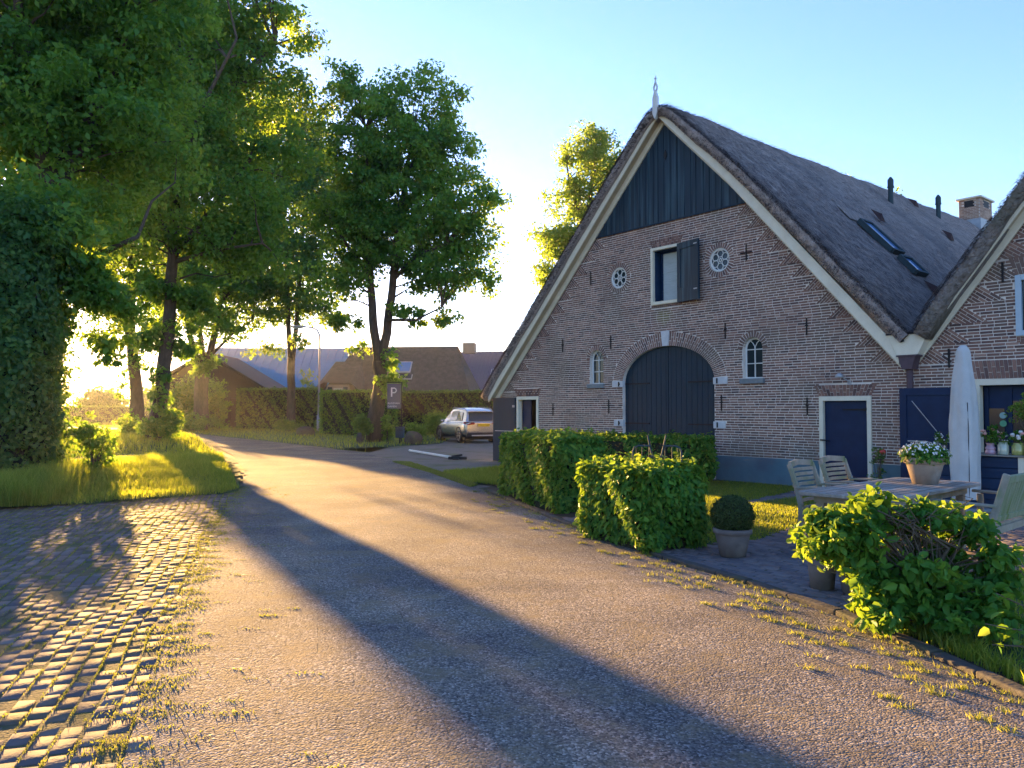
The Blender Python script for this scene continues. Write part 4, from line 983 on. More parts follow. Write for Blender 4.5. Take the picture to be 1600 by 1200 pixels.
thatch(WING, [(5.98,3.02),(6.15,3.28),(7.69,5.36),(9.6,7.95),(10.2,8.55),(10.8,7.95),(14.6,2.6)], -.38, 9, THATCHMOSS, 'thatched_roof', nx=50, ny=60, thick=.27, seed=9, straw=32000, amp=.06)
door_frame(WING, wo_, w=.10)
b = MB(); b.box(wo_[0]+.10, wo_[1]-.10, .16, .20, .03, wo_[3]-.10); idn = b.build('inner_door', BLUE, WING)
b = MB(); b.box(wo_[0]+.16, wo_[0]+.42, .145, .158, .95, 1.62); b.box(wo_[0]+.55, wo_[0]+1.9, .145, .158, .95, 1.75); b.build('pane', GLASS, idn)
b = MB(); 
for x in (wo_[0]+.12, wo_[0]+.48): b.box(x, x+.06, .135, .157, .1, 1.98)
b.build('rail', BLUE, idn)
GREENP = M('green_sticker', (.12,.42,.22), (.10,.36,.2), rough=.4); TEALP = M('pale_sticker', (.30,.48,.42), (.25,.42,.38), rough=.4)
for z, mt in ((1.50, TEALP), (1.36, GREENP)):
    b = MB(); b.tube([(wo_[0]+.40,.134,z),(wo_[0]+.40,.130,z)], .055, 18); b.build('round_sticker', mt, idn)
b = MB(); b.box(ww_[0], ww_[0]+.09, -.03, .05, ww_[2], ww_[3]); b.box(ww_[1]-.09, ww_[1], -.03, .05, ww_[2], ww_[3]); b.box(ww_[0]+.09, ww_[1]-.09, -.03, .05, ww_[3]-.09, ww_[3]); b.box(ww_[0]+.09, ww_[1]-.09, -.03, .05, ww_[2], ww_[2]+.09)
wwf = b.build('gable_window', M('pale_blue_paint', (.42,.55,.62), (.38,.5,.57), rough=.5), WING, bevel=.004)
b = MB(); b.box(ww_[0]+.09, ww_[1]-.09, .03, .04, ww_[2]+.09, ww_[3]-.09); b.build('pane', GLASS, wwf)
b = MB(); b.box(0, 1.08, -.05, 0, .02, 1.99); lf = b.build('open_door', BLUE, WING, bevel=.005); lf.location = (6.80, -.30, 0); lf.rotation_euler = (0,0,R(180)); lf['label'] = 'dark blue barn door leaf folded back against the wall behind the parasol'
b = MB()
for q in ((.0,1.08,.02,.16),(0,1.08,1.86,1.99),(0,.12,.16,1.86),(.96,1.08,.16,1.86),(.12,.96,.98,1.08)): b.box(q[0], q[1], .001, .018, q[2], q[3])
b.build('door_rail', BLUE, lf)
b = MB(); b.bar((.35,.022,1.10),(.86,.022,1.76),.006,.012); b.bar((.16,.026,1.03),(.5,.026,1.03),.01,.02); b.bar((.62,.026,1.03),(.94,.026,1.03),.01,.02); b.build('door_stay', STEEL, lf)
for (x, z) in ((6.47,2.52),(7.35,3.95)):
    b = MB(); b.bar((x,-.025,z-.17),(x,-.025,z+.17),.032,.018,(0,1,0)); b.build('wall_anchor', IRON, WING)
# dark interior so that nothing shows through the openings
INNER = M('dark_interior', (.02,.018,.016), rough=1)
b = MB(); b.prism([(-6.1,0),(5.7,0),(5.4,2.2),(1.9,6.2),(-1.9,6.2),(-6.1,2.0)], .70, .75); b.build('inner_wall', INNER, HOUSE); b = MB(); b.prism([(5.9,0),(12.9,0),(12.9,2.2),(10,6),(8.6,5.8),(5.9,2.0)], .70, .75); b.build('inner_wall', INNER, WING)

# ================================================================ TREES
def base_of(x, Y, z=0): return ((x-800)/FPX*Y, Y, z)
# the near maple at the left edge, trunk rising out of the hedge column
b0 = base_of(62, 19.5)
tree('maple_tree', 'largest nearest maple tree, dark trunk forking above the leafy column at the left edge', 'tree', b0,
     [[(*b0,.42), pt(72,500,19.5,.36), pt(78,380,19.5,.33), pt(82,290,19.5,.30)],
      [pt(82,300,19.5,.24), pt(60,210,19.2,.20), pt(40,100,19,.15), pt(20,-60,18.5,.08)],
      [pt(84,300,19.5,.25), pt(118,235,19.8,.20), pt(165,150,20,.16), pt(200,20,20.5,.10)],
      [pt(82,280,19.5,.20), pt(95,160,20.5,.16), pt(100,0,21,.10)],
      [pt(76,350,19.5,.12), pt(30,300,18.8,.09), pt(-20,270,18.3,.05)],
      [pt(80,390,19.5,.12), pt(150,400,19.5,.09), pt(215,370,19.6,.05)]],
     [bl(60,60,19.5,170,120), bl(200,60,20,110,110), bl(150,190,19.8,130,90), bl(40,170,19,120,110), bl(-90,150,19,140,200), bl(210,250,20.5,80,80), bl(20,330,19,110,70), bl(80,-120,19.5,260,130), bl(150,330,19.6,70,60), bl(60,130,23,240,220), bl(240,150,21,70,90), bl(60,380,18.8,80,40), bl(50,330,16.6,110,70), bl(125,400,17.2,50,45), bl(170,380,19.6,60,36), bl(300,20,20,50,50)],
     900, 140, .68, .165, LEAF, nb=170, twig_r=.03,
     extra=([bl(150,455,17.6,40,50), bl(172,540,17.6,26,34), bl(120,430,17.4,40,40), bl(190,480,18,30,24)], 70, 60, .34))
# two ivy clad trees on the verge
b1 = base_of(216, 41, .28); b2 = base_of(243, 32.6, .30)
G2 = 'trees along the left side of the road'
tree('oak_tree', 'slimmer ivy-sprouted tree just left of the dark ivy-clad trunk on the verge', 'tree', b1,
     [[(*b1,.42), pt(214,620,41,.34), pt(207,560,41,.29), pt(203,480,41,.26), pt(208,400,41,.22), pt(215,250,41,.14)], [pt(206,520,41,.14), pt(180,440,40.5,.1), pt(150,380,40,.06)]],
     [bl(205,330,41,90,120), bl(260,210,42,90,110), bl(150,380,40,60,70), bl(215,470,41,42,30)],
     420, 120, .9, .20, LEAF, group=G2, nb=60,
     extra=([bl(212,560,40.8,14,50), bl(160,535,40.5,34,26), bl(225,655,40.8,24,12), bl(187,600,40,8,36), bl(235,520,41,40,34), bl(180,490,41,40,24)], 80, 50, .5))  # hanging leaves; the narrow clump is added to cast a second shadow stripe
tree('oak_tree', 'tallest verge tree with a dark leaning ivy-clad trunk beside the road', 'tree', b2,
     [[(*b2,.42), pt(248,640,32.6,.30), pt(257,570,32.6,.29), pt(265,480,32.6,.25), pt(270,400,32.6,.22), pt(278,260,32.6,.17), pt(300,80,33,.10)],
      [pt(270,400,32.6,.15), pt(330,330,33,.12), pt(390,250,33,.08)], [pt(272,380,32.6,.13), pt(220,300,32,.10), pt(180,220,32,.06)],
      [pt(278,260,32.6,.13), pt(350,150,33.5,.10), pt(430,70,34,.05)], [pt(276,300,32.6,.12), pt(310,180,31.5,.09), pt(370,60,31,.05)], [pt(270,410,32.6,.10), pt(340,390,32,.07), pt(410,380,32,.04)]],
     [bl(300,60,32.6,120,110), bl(390,80,34,60,60), bl(300,220,32.6,130,110), bl(400,230,33,70,90), bl(330,340,32.6,130,60), bl(200,240,32,90,120), bl(420,330,33,60,55), bl(300,-80,33,140,90), bl(230,380,33,90,40), bl(300,150,37,150,180), bl(440,60,34,50,60), bl(430,150,35,60,60), bl(470,230,35,40,60), bl(380,400,33,80,30), bl(410,-20,33,60,50)],
     820, 110, .88, .22, LEAF, group=G2, nb=170, twig_r=.035,
     extra=([bl(262,520,32.4,12,50), bl(252,600,32.4,12,45), bl(262,650,32.3,22,25), bl(225,530,32.2,30,22), bl(285,530,33,24,44), bl(300,470,33,40,30), bl(240,450,32.5,50,30)], 110, 60, .42))
# pollard with three stems behind, by the shed
b3 = base_of(314, 58)
tree('maple_tree', 'low forked pollard with a thick pale trunk left of the dark wooden shed', 'tree', b3,
     [[(*b3,.62), pt(314,630,58,.52), pt(316,590,58,.5), pt(318,572,58,.48)], [pt(312,575,58,.25), pt(298,530,58,.22), pt(290,490,58,.15)], [pt(318,575,58,.28), pt(314,530,58,.2), pt(305,480,58,.13)], [pt(322,575,58,.3), pt(334,530,58,.25), pt(345,470,58,.15), pt(380,440,58,.08)], [pt(330,555,58,.12), pt(365,520,58,.09), pt(395,500,58,.05)]],
     [bl(300,450,58,70,60), bl(370,430,58,55,50), bl(330,380,59,90,60), bl(350,500,58,60,26), bl(290,540,57.5,30,30)],
     320, 80, 1.15, .30, LEAF, group=G2, nb=50, twig_r=.05, extra=([bl(320,570,57,26,18), bl(365,530,57,22,24), bl(262,500,57,30,24)], 40, 36, .7))
b4 = base_of(455, 60)
tree('maple_tree', 'straight double-stemmed tree in front of the hedge, left of the street lamp', 'tree', b4,
     [[(*b4,.36), pt(455,620,60,.31), pt(455,560,60,.29)], [pt(455,565,60,.22), pt(450,500,60,.18), pt(448,400,60,.14), pt(440,280,60,.08)], [pt(456,565,60,.22), pt(464,500,60,.17), pt(470,400,60,.13), pt(480,260,60,.07)], [pt(450,480,60,.09), pt(410,440,60,.06), pt(390,420,60,.04)]],
     [bl(455,200,60,70,70), bl(440,290,60,80,80), bl(490,330,60,48,80), bl(430,400,60,75,70), bl(500,420,60,40,50), bl(400,330,60,50,80), bl(400,200,60,50,80), bl(500,260,60,36,60), bl(450,470,60,60,30), bl(520,330,60,34,70), bl(510,470,60,34,30), bl(400,450,60,50,36)],
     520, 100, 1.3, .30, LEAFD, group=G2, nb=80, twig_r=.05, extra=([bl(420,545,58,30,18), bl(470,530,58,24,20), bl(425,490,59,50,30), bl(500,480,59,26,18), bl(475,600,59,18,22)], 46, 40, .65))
b5 = base_of(585, 38.5)
tree('linden_tree', 'tall full-crowned linden beside the parking sign, standing free against the sky', 'tree', b5,
     [[(*b5,.46), pt(588,640,38.5,.38), pt(594,600,38.5,.34), pt(592,565,38.5,.33)],
      [pt(592,570,38.5,.24), pt(583,500,38.5,.21), pt(578,420,38.5,.17), pt(575,330,38.5,.13), pt(572,200,38.5,.07)],
      [pt(594,570,38.5,.26), pt(604,520,38.5,.22), pt(613,450,38.5,.19), pt(620,370,38.5,.15), pt(640,240,38.5,.08)],
      [pt(612,440,38.5,.12), pt(650,400,38.2,.09), pt(700,380,38,.05)], [pt(578,430,38.5,.11), pt(540,380,38,.08), pt(510,330,38,.05)],
      [pt(618,400,38.5,.12), pt(670,310,39,.08), pt(720,280,39,.04)], [pt(604,500,38,.08), pt(650,500,37.5,.06), pt(690,480,37.5,.03)]],
     [bl(575,150,38.5,62,50), bl(650,150,38.5,58,48), bl(540,120,38.5,36,32), bl(600,240,38.5,95,80), bl(690,250,38.5,62,70), bl(730,330,38.5,60,65), bl(640,350,38.5,100,80), bl(560,340,38.5,75,80), bl(745,410,38.5,44,46), bl(690,430,38.5,60,40), bl(540,440,38.5,50,40), bl(515,210,38.5,30,50), bl(700,165,38.5,26,36)],
     640, 92, .74, .22, LEAF, group=G2, nb=200, twig_r=.03, bias=.4,
     extra=([bl(535,500,38,34,20), bl(765,440,38.5,26,24), bl(640,490,38,34,18), bl(690,500,38.3,26,16), bl(610,590,38.1,18,40), bl(560,540,38,16,12)], 60, 50, .42))
# pale sunlit tree rising behind the left slope of the farmhouse
b6 = base_of(900, 45)
tree('locust_tree', 'pale yellow-green airy tree rising behind the left roof slope of the farmhouse', 'tree', b6,
     [[(*b6,.3), pt(905,500,45,.26), pt(915,360,45,.18), pt(930,240,45,.08)], [pt(908,450,45,.15), pt(870,400,45,.1), pt(850,380,45,.05)], [pt(915,360,45,.12), pt(890,290,45,.08), pt(885,250,45,.04)]],
     [bl(925,240,45,55,40), bl(960,300,45,50,60), bl(900,300,45,38,40), bl(880,370,45,48,45), bl(930,380,45,60,60), bl(870,430,45,40,40), bl(852,305,45,14,10), bl(900,470,45,50,40)],
     420, 90, .75, .20, YTREE, nb=110, twig_r=.025)
b7 = base_of(1345, 52)
tree('locust_tree', 'treetop just showing over the main roof ridge, left of the vent pipes', 'tree', b7,
     [[(*b7,.3), pt(1345,420,52,.25), pt(1340,290,52,.1)]], [bl(1325,300,52,30,26), bl(1370,315,52,30,22), bl(1345,340,52,60,40)], 60, 70, .8, .22, YTREE, nb=30)
# leafy clipped column at the left edge
def column(name, label, c, rx, ry, h, n, lsize):
    T = thing(name, label, 'hedge', c)
    a = RNG.uniform(0, 6.283, n); z = RNG.uniform(0, 1, n)**.9*h
    k = (1+.12*np.sin(a*3+z*1.3)+.09*np.sin(z*2.3+a*5)+.07*np.sin(a*9+z*5)+.05*np.sin(a*14-z*9))*(1-.25*np.clip((z-h*.75)/(h*.25), 0, 1)**2)*(1-.10*np.clip((.8-z)/.8,0,1))
    d = -np.abs(RNG.normal(0, .16, n))+RNG.uniform(-.03, .1, n); tw = RNG.uniform(size=n) < .14; d = d+np.where(tw, .38*RNG.uniform(0, 1, n), 0)
    P = np.column_stack([np.cos(a)*(rx*k+d), np.sin(a)*(ry*k+d), z+.02]); Nn = np.column_stack([np.cos(a), np.sin(a), np.full(n,.6)])+RNG.normal(0,.6,(n,3))
    n2 = n//8; r = np.sqrt(RNG.uniform(0,1,n2)); a2 = RNG.uniform(0,6.283,n2)
    P = np.concatenate([P, np.column_stack([np.cos(a2)*r*rx*.8, np.sin(a2)*r*ry*.8, h+RNG.normal(0,.15,n2)])]); Nn = np.concatenate([Nn, np.array([0,0,1.])+RNG.normal(0,.6,(n2,3))])
    bl_ = []
    for i in range(70):
        aa = random.uniform(0, 6.28); bl_.append((math.cos(aa)*rx*random.uniform(.85,1.15), math.sin(aa)*ry*random.uniform(.85,1.15), random.uniform(.25,1.02)*h, .25, .25, .22))
    C2, P2, N2, r2 = crown_points(bl_, 150, 75, .30)
    P = np.concatenate([P, P2]); Nn = np.concatenate([Nn, N2]); rv_ = np.concatenate([RNG.uniform(0, .8, len(P)-len(P2)), r2])
    leaf_mesh('foliage', P, Nn, lsize, LEAFD, T, fine=False, droop=.6, rnd=rv_)
    mb = MB(); mb.lathe([(rx*.74,0),(rx*.80,.6),(rx*.82,h*.6),(rx*.6,h*.9),(.1,h-.1)], (0,0,0), 14); mb.build('twig_core', M_CORE, T)
    for_ = MB()
    for i in range(26):
        aa = random.uniform(0,6.28); z0 = random.uniform(.2,h*.9); for_.tube([(math.cos(aa)*rx*.7,math.sin(aa)*ry*.7,z0),(math.cos(aa)*rx*1.1,math.sin(aa)*ry*1.1,z0+.35)],[.012,.004],4,cap=False)
    for_.build('twigs', TWIG, T)
column('hornbeam_column', 'tall dark leafy hornbeam column at the left edge, standing in long grass', (-10.9,16.3,0), 1.15, 1.3, 5.9, 46000, .115)
# ---- shrubs
shrub('ivy_shrub', 'sunlit ivy bush round the foot of the dark ivy-clad trunk', 'shrub', (*base_of(250,32)[:2],.25), (1.05,.9,.55), 3200, .12, LEAF, twigs=20)
shrub('ivy_shrub', 'small bush at the foot of the slimmer verge tree, left of the ivy mound', 'shrub', (*base_of(205,37)[:2],.2), (.9,.9,.6), 1800, .13, LEAF)
shrub('young_bush', 'yellow-lit young bush at the right foot of the hornbeam column', 'shrub', (-9.35,17.2,.1), (.45,.6,.85), 2600, .09, LEAF, twigs=20)
shrub('verge_bush', 'low green bush below the pollard beside the shed', 'shrub', (*base_of(305,56)[:2],0), (1.6,1.3,.75), 2200, .16, LEAFD)
shrub('verge_bush', 'low dark bush at the foot of the double-stemmed tree', 'shrub', (*base_of(450,56.5)[:2],0), (1.5,1.0,.55), 2200, .14, LEAFD)
shrub('verge_bush', 'leafy bush at the left foot of the free-standing linden', 'shrub', (*base_of(566,37.6)[:2],0), (.62,.6,.85), 2400, .11, LEAFD)
shrub('verge_bush', 'bush with yellow shoots between the linden trunk and the parking sign', 'shrub', (*base_of(606,37.8)[:2],0), (.42,.5,.95), 1500, .10, LEAF)
shrub('roadside_bush', 'bright yellow-green bush in front of the silver car', 'shrub', (*base_of(684,41.5)[:2],0), (.75,.8,1.05), 2600, .12, YTREE, twigs=18)
shrub('roadside_bush', 'low green bush between the mailbox and the bright bush', 'shrub', (*base_of(650,40)[:2],0), (.75,.7,.55), 1800, .11, LEAF)
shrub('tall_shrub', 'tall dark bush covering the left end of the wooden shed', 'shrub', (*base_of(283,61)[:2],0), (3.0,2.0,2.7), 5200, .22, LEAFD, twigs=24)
shrub('tall_shrub', 'loose green bush against the board wall of the shed, right of the pollard', 'shrub', (*base_of(343,62)[:2],0), (1.3,1.2,2.4), 2600, .2, LEAF, twigs=16)
# ---- hedges in the background
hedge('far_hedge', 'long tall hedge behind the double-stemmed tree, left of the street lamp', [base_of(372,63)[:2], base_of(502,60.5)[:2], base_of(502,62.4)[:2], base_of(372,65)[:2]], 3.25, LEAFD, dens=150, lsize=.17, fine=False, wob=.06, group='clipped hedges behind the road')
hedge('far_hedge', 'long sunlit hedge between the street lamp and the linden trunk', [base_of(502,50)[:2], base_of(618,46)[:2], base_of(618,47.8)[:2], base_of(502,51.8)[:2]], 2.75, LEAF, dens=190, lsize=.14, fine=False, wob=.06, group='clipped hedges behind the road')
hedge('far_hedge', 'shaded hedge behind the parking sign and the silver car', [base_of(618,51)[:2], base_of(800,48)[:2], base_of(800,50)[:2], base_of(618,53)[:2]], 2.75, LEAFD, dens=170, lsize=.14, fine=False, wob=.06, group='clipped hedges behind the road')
hedge('low_hedge', 'low hedge across the bend of the road, seen left of the verge trunks', [base_of(100,92)[:2], base_of(245,92)[:2], base_of(245,94)[:2], base_of(100,94)[:2]], 1.9, LEAFD, dens=90, lsize=.2, fine=False)
# ---- clipped beech hedges in front of the farmhouse
GH = 'clipped hedges in front of the farmhouse'
hedge('clipped_hedge', 'largest block hedge, left of the three by the road, yellow-lit at its foot', [(-.22,14.35),(.66,11.75),(1.45,12.05),(.60,14.65)], 1.12, HEDGE, dens=1050, lsize=.078, group=GH)
hedge('clipped_hedge', 'small block hedge nearest the topiary pot, its foot on the kerb', [(.84,9.80),(1.50,8.47),(2.26,8.92),(1.62,10.25)], .90, HEDGE, dens=1500, lsize=.075, group=GH)
hedge('clipped_hedge', 'long low hedge running along the barn door behind the other two', [fw(-4.2,-1.65)[:2], fw(2.05,-1.55)[:2], fw(2.05,-.85)[:2], fw(-4.2,-.85)[:2]], .95, HEDGE, dens=750, lsize=.085, group=GH, wob=.07)
# ---- the open, half bare hedge plant at the right
def open_bush():
    c = (2.80,5.62,0); T = thing('hornbeam_bush', 'open half-bare hornbeam bush by the kerb, twigs showing in its middle', 'shrub', c)
    blobs = [(-.42,.15,.80,.22,.25,.22), (-.48,.25,.52,.20,.25,.25), (-.15,.10,.93,.26,.3,.12), (.25,.05,.90,.28,.3,.12), (.62,-.10,.80,.22,.25,.14), (-.30,-.02,.34,.26,.25,.20), (.05,-.25,.50,.20,.2,.10), (.35,-.2,.32,.30,.25,.16), (.62,-.25,.42,.22,.22,.16), (-.05,-.1,.30,.25,.22,.12), (.75,-.2,.62,.14,.18,.12), (.1,.25,.60,.45,.15,.3)]
    blobs += [(-.35,.1,.68,.3,.25,.2), (.1,.15,.35,.45,.25,.25), (.45,.1,.6,.3,.2,.22), (-.62,.2,.66,.14,.2,.2)]
    blobs = [(x*.84, y, z*.95, rx*.72, ry*.9, rz*.86) for x, y, z, rx, ry, rz in blobs]+[(.35,-.35,.18,.3,.2,.14), (-.25,-.15,.16,.25,.2,.12)]
    C, P, Nn, rn = crown_points(blobs, 210, 46, .10, flat=.7, bias=.4)
    hole = (np.abs(P[:,0]-.14) < .19) & (np.abs(P[:,2]-.68) < .08) & (P[:,1] < .12) & (RNG.uniform(size=len(P)) < .85)
    k = ~hole & (P[:,2] > .06) & ~((P[:,2] < .50) & (P[:,0] < -.40+.18*(.5-P[:,2])/.5+RNG.normal(0,.03,len(P)))); leaf_mesh('foliage', P[k], Nn[k], .074, HEDGE, T, fine=True, rnd=rn[k], droop=.5, aspect=.62)
    mb = MB()
    for i in range(7):
        a = random.uniform(0,6.28); x = .15+math.cos(a)*.10; y = math.sin(a)*.10
        mb.tube([(x,y,-.02),(x+random.uniform(-.1,.1),y,.3),(x+random.uniform(-.35,.35),y+random.uniform(-.1,.1),.62),(x+random.uniform(-.6,.5),y,.88)],[.022,.016,.011,.005],6,cap=False)
    for c_ in C: mb.tube([(.15+c_[0]*.2,c_[1]*.2,c_[2]*.55),(c_[0]*.65,c_[1]*.6,c_[2]*.86),tuple(c_)],[.007,.0045,.002],4,cap=False)
    for i in range(90):
        p = Vector((random.uniform(-.10,.34),random.uniform(-.22,.15),random.uniform(.48,.86))); d = Vector((random.gauss(0,.1),random.gauss(0,.08),random.gauss(.05,.09))); q = p+d
        mb.tube([p,q,q+Vector((random.gauss(0,.05),random.gauss(0,.05),random.gauss(.02,.04)))],[.0042,.0032,.0015],4,cap=False)
    mb.build('bare_twigs', TWIG, T)
open_bush()
def sprig(label, c, pts, nl, ls, seed, mat=YTREE):
    T = thing('beech_sprig', label, 'shrub', c); mb = MB(); P = []; Nn = []
    for st in pts:
        mb.tube(st, [.008,.006,.003][:len(st)], 5, cap=False)
        for k in range(nl):
            t = (k+.5)/nl*(len(st)-1); i = min(int(t), len(st)-2); p = Vector(st[i]).lerp(Vector(st[i+1]), t-i)
            P.append(np.array(p)+RNG.normal(0,.02,3)); Nn.append(RNG.normal(0,.5,3)+np.array([0,0,.8]))
    mb.build('stems', TWIG, T); leaf_mesh('foliage', np.array(P), np.array(Nn), ls, mat, T, fine=True, droop=.2, aspect=.6)
sprig('young beech shoots with yellow leaves poking in at the right edge, above the lawn', (3.32,4.75,0), [[(.1,.1,0),(0,0,.45),(-.12,-.05,.95)],[(.1,.1,0),(.1,0,.5),(-.08,.0,.8)],[(.1,.1,0),(-.02,.0,.35),(-.22,-.02,.62)],[(.1,.1,0),(0,.0,.25),(-.1,.0,.55)],[(.2,.1,0),(.1,.0,.5),(.0,.0,1.05)]], 16, .085, 1)
sprig('low leafy shoots creeping over the lawn at the right edge', (2.92,4.55,0), [[(.3,.1,.0),(.1,0,.30),(-.18,-.05,.36)],[(.3,.1,.0),(.15,.05,.42),(-.02,.1,.50)],[(.35,.1,.0),(.1,.05,.20),(-.10,.02,.22)]], 13, .08, 2, HEDGE)

# ================================================================ BUILDINGS FAR BACK
FT = M('old_thatch', (.07,.065,.06), (.115,.105,.095), ns=3, rough=1, bump=.6, bs=10, bumpdist=.1, c3=(.095,.085,.075), ns3=.3, spec=.05)
RENDERW = M('beige_render', (.42,.36,.30), (.36,.31,.26), rough=.9)
def gable_roof(T, name, mat, L_, W_, z0, z1, over=.4, hip=0., thick=.25, zoff=0):
    """ridge along local x, eaves at z0, ridge z1; hip: ridge drawn in at both ends"""
    b = MB(); h = hip
    vs = [(-L_/2-over,-W_/2-over,z0),(L_/2+over,-W_/2-over,z0),(L_/2+over,W_/2+over,z0),(-L_/2-over,W_/2+over,z0),(-L_/2-over+h,0,z1),(L_/2+over-h,0,z1)]
    vs += [(x,y,z-thick) for x,y,z in vs]
    b.add(vs, [(0,1,5,4),(2,3,4,5),(3,0,4),(1,2,5),(7,6,10,11),(9,8,11,10),(6,9,10),(8,7,11),(0,6,7,1),(1,7,8,2),(2,8,9,3),(3,9,6,0)])
    return b.build(name, mat, T)
c = base_of(640,66)
T = thing('thatched_house', 'low thatched house with a hipped roof and roof windows behind the hedge', 'house', (c[0]-.3,c[1],0), R(-6))
b = MB(); b.box(-6.3,6.6,-3.6,3.6,0,2.9); b.build('wall', RENDERW, T)
rf = gable_roof(T, 'thatched_roof', FT, 11.8, 7.6, 2.3, 7.0, over=.5, hip=1.9, thick=.35)
for px_, w in ((-.4,.95),(1.1,.8)) :
    pass
b = MB(); zz_ = lambda t: 2.3+(7.0-2.3)*t
def on_slope(T, x, t, w, tt, W_, z0, z1, name, mat, over=.5, lift=.06, parent=None):
    y0 = -(W_/2+over)*(1-t); y1 = -(W_/2+over)*(1-t-tt); za = z0+(z1-z0)*t; zb = z0+(z1-z0)*(t+tt)
    b = MB(); b.add([(x-w/2,y0-.03,za+lift),(x+w/2,y0-.03,za+lift),(x+w/2,y1-.03,zb+lift),(x-w/2,y1-.03,zb+lift),(x-w/2,y0,za-.05),(x+w/2,y0,za-.05),(x+w/2,y1,zb-.05),(x-w/2,y1,zb-.05)], [(0,1,2,3),(4,7,6,5),(0,4,5,1),(1,5,6,2),(2,6,7,3),(3,7,4,0)])
    return b.build(name, mat, parent or T)
fr_ = on_slope(T, .25, .50, 1.25, .20, 7.6, 2.3, 7.0, 'skylight', STEEL); on_slope(T, .25, .52, 1.05, .16, 7.6, 2.3, 7.0, 'pane', SKYGLASS, lift=.09, parent=fr_)
fr_ = on_slope(T, .55, .38, 1.15, .08, 7.6, 2.3, 7.0, 'skylight', STEEL); on_slope(T, .55, .385, 1.0, .07, 7.6, 2.3, 7.0, 'pane', GLASS, lift=.09, parent=fr_)
b = MB(); b.box(5.0,6.0,-.5,.5,6.4,7.25); b.build('chimney', CHIMB, rf)
# gable window of that house, left end
T2 = MB(); T2.box(-6.36,-6.30,-1.8,1.8,1.2,3.4); T2.build('gable_panel', RENDERW, T)
b = MB(); b.box(-5.6,-4.9,-3.68,-3.60,1.0,2.3); w_ = b.build('window', WHITE, T); b = MB(); b.box(-5.5,-5.0,-3.70,-3.66,1.1,2.2); b.build('pane', GLASS, w_)
# front half-gable facing the road under a lowered brim
b = MB(); b.prism([(-5.9,0),(-2.6,0),(-2.9,2.2),(-3.5,3.6),(-5.2,3.6),(-5.8,2.2)], -4.9, -3.5); dm = b.build('front_bay', RENDERW, T)
b = MB(); b.box(-4.7,-4.0,-4.96,-4.90,2.1,3.3); w_ = b.build('bay_window', WHITE, T); b = MB(); b.box(-4.62,-4.08,-4.98,-4.95,2.2,3.2); b.build('pane', GLASS, w_)
for x in (-5.0,-3.72):
    b = MB(); b.box(x-.18,x+.18,-4.97,-4.92,1.9,3.4); b.build('window_shutter', DARKTEAL, T)
b = MB(); b.add([(-6.5,-5.2,2.9),(-5.45,-5.3,3.75),(-3.25,-5.3,3.75),(-2.3,-5.2,2.9),(-3.2,-2.4,5.6),(-5.4,-2.4,5.6),(-6.3,-3.0,2.8),(-2.5,-3.0,2.8)], [(0,1,5,6),(1,2,4,5),(2,3,7,4)]); b.build('brim_roof', FT, T)
TILE = M('slate_blue_tiles', (.10,.10,.14), (.16,.155,.2), ns=6, rough=.6, stretch=(5,5,5), bump=.9, bs=6, bst=(3,1,3), bumpdist=.1)
c = base_of(765,82)
T = thing('tiled_house', 'house with grey pantiled roof and a small roof window, far behind the car', 'house', (c[0],c[1],0), R(-14))
b = MB(); b.box(-5,5,-4,4,0,3.2); b.build('wall', RENDERW, T)
rf = gable_roof(T, 'tiled_roof', TILE, 10, 8, 3.0, 7.8, over=.4, hip=0)
fr_ = on_slope(T, 1.2, .36, .9, .22, 8, 3.0, 7.8, 'skylight', WHITE, over=.4); on_slope(T, 1.2, .38, .65, .18, 8, 3.0, 7.8, 'pane', SKYGLASS, over=.4, lift=.09, parent=fr_)
b = MB()
for i in range(26):
    x = -5.3+i*.41; b.tube([(x,-4.42,3.05),(x,-.05,7.83)], .055, 5)
b.build('pantile_rows', TILE, rf)
for x in (-3.4,-2.6):
    b = MB(); b.box(x,x+.3,-1.9,-1.5,5.9,6.5); b.build('roof_vent', HOOD, rf)
BARNR = M('blue_steel_roof', (.05,.17,.26), (.065,.20,.30), ns=.8, rough=.7, spec=.2)
c = base_of(455,100)
T = thing('blue_roofed_barn', 'large barn with a long light blue metal roof behind the hedge', 'barn', (c[0],c[1],0), R(3))
b = MB(); b.box(-9.5,9.5,-8,8,0,3.4); b.build('wall', M('brown_sheet', (.16,.13,.11), rough=.8), T)
rf = gable_roof(T, 'metal_roof', BARNR, 19, 16, 3.2, 9.6, over=.5, hip=0, thick=.12)
b = MB()
for i in range(21): b.tube([(-9.8+i*.98,-8.45,3.27),(-9.8+i*.98,-.05,9.65)], .05, 4)
b.build('roof_seam', BARNR, rf)
BOARDB = M('brown_boards', (.022,.018,.015), (.045,.035,.028), ns=3, rough=.85, stretch=(6,6,.5), bump=.6, bs=6, bst=(8,8,.5), bumpdist=.04)
c = base_of(352,70)
T = thing('wooden_shed', 'dark brown board shed with a low gable, right of the pollard', 'shed', (c[0],c[1],0), R(2))
b = MB(); b.prism([(-4.2,0),(4.4,0),(4.4,3.3),(-.6,6.3),(-4.2,4.3)], -3, 5); b.build('board_wall', BOARDB, T)
b = MB(); b.prism([(-4.7,4.05),(-.6,6.42),(5.0,3.05),(5.05,3.22),(-.6,6.62),(-4.75,4.25)], -3.4, 5.3); b.build('shed_roof', M('tar_roof', (.05,.045,.04), rough=.9), T)
b = MB(); b.box(1.6,6.0,-4.4,-3.0,2.55,2.68); b.build('lean_to_roof', BLACKPL, T)
for x in (1.8,5.8):
    b = MB(); b.box(x-.06,x+.06,-4.3,-4.18,0,2.55); b.build('lean_to_post', BOARDB, T)
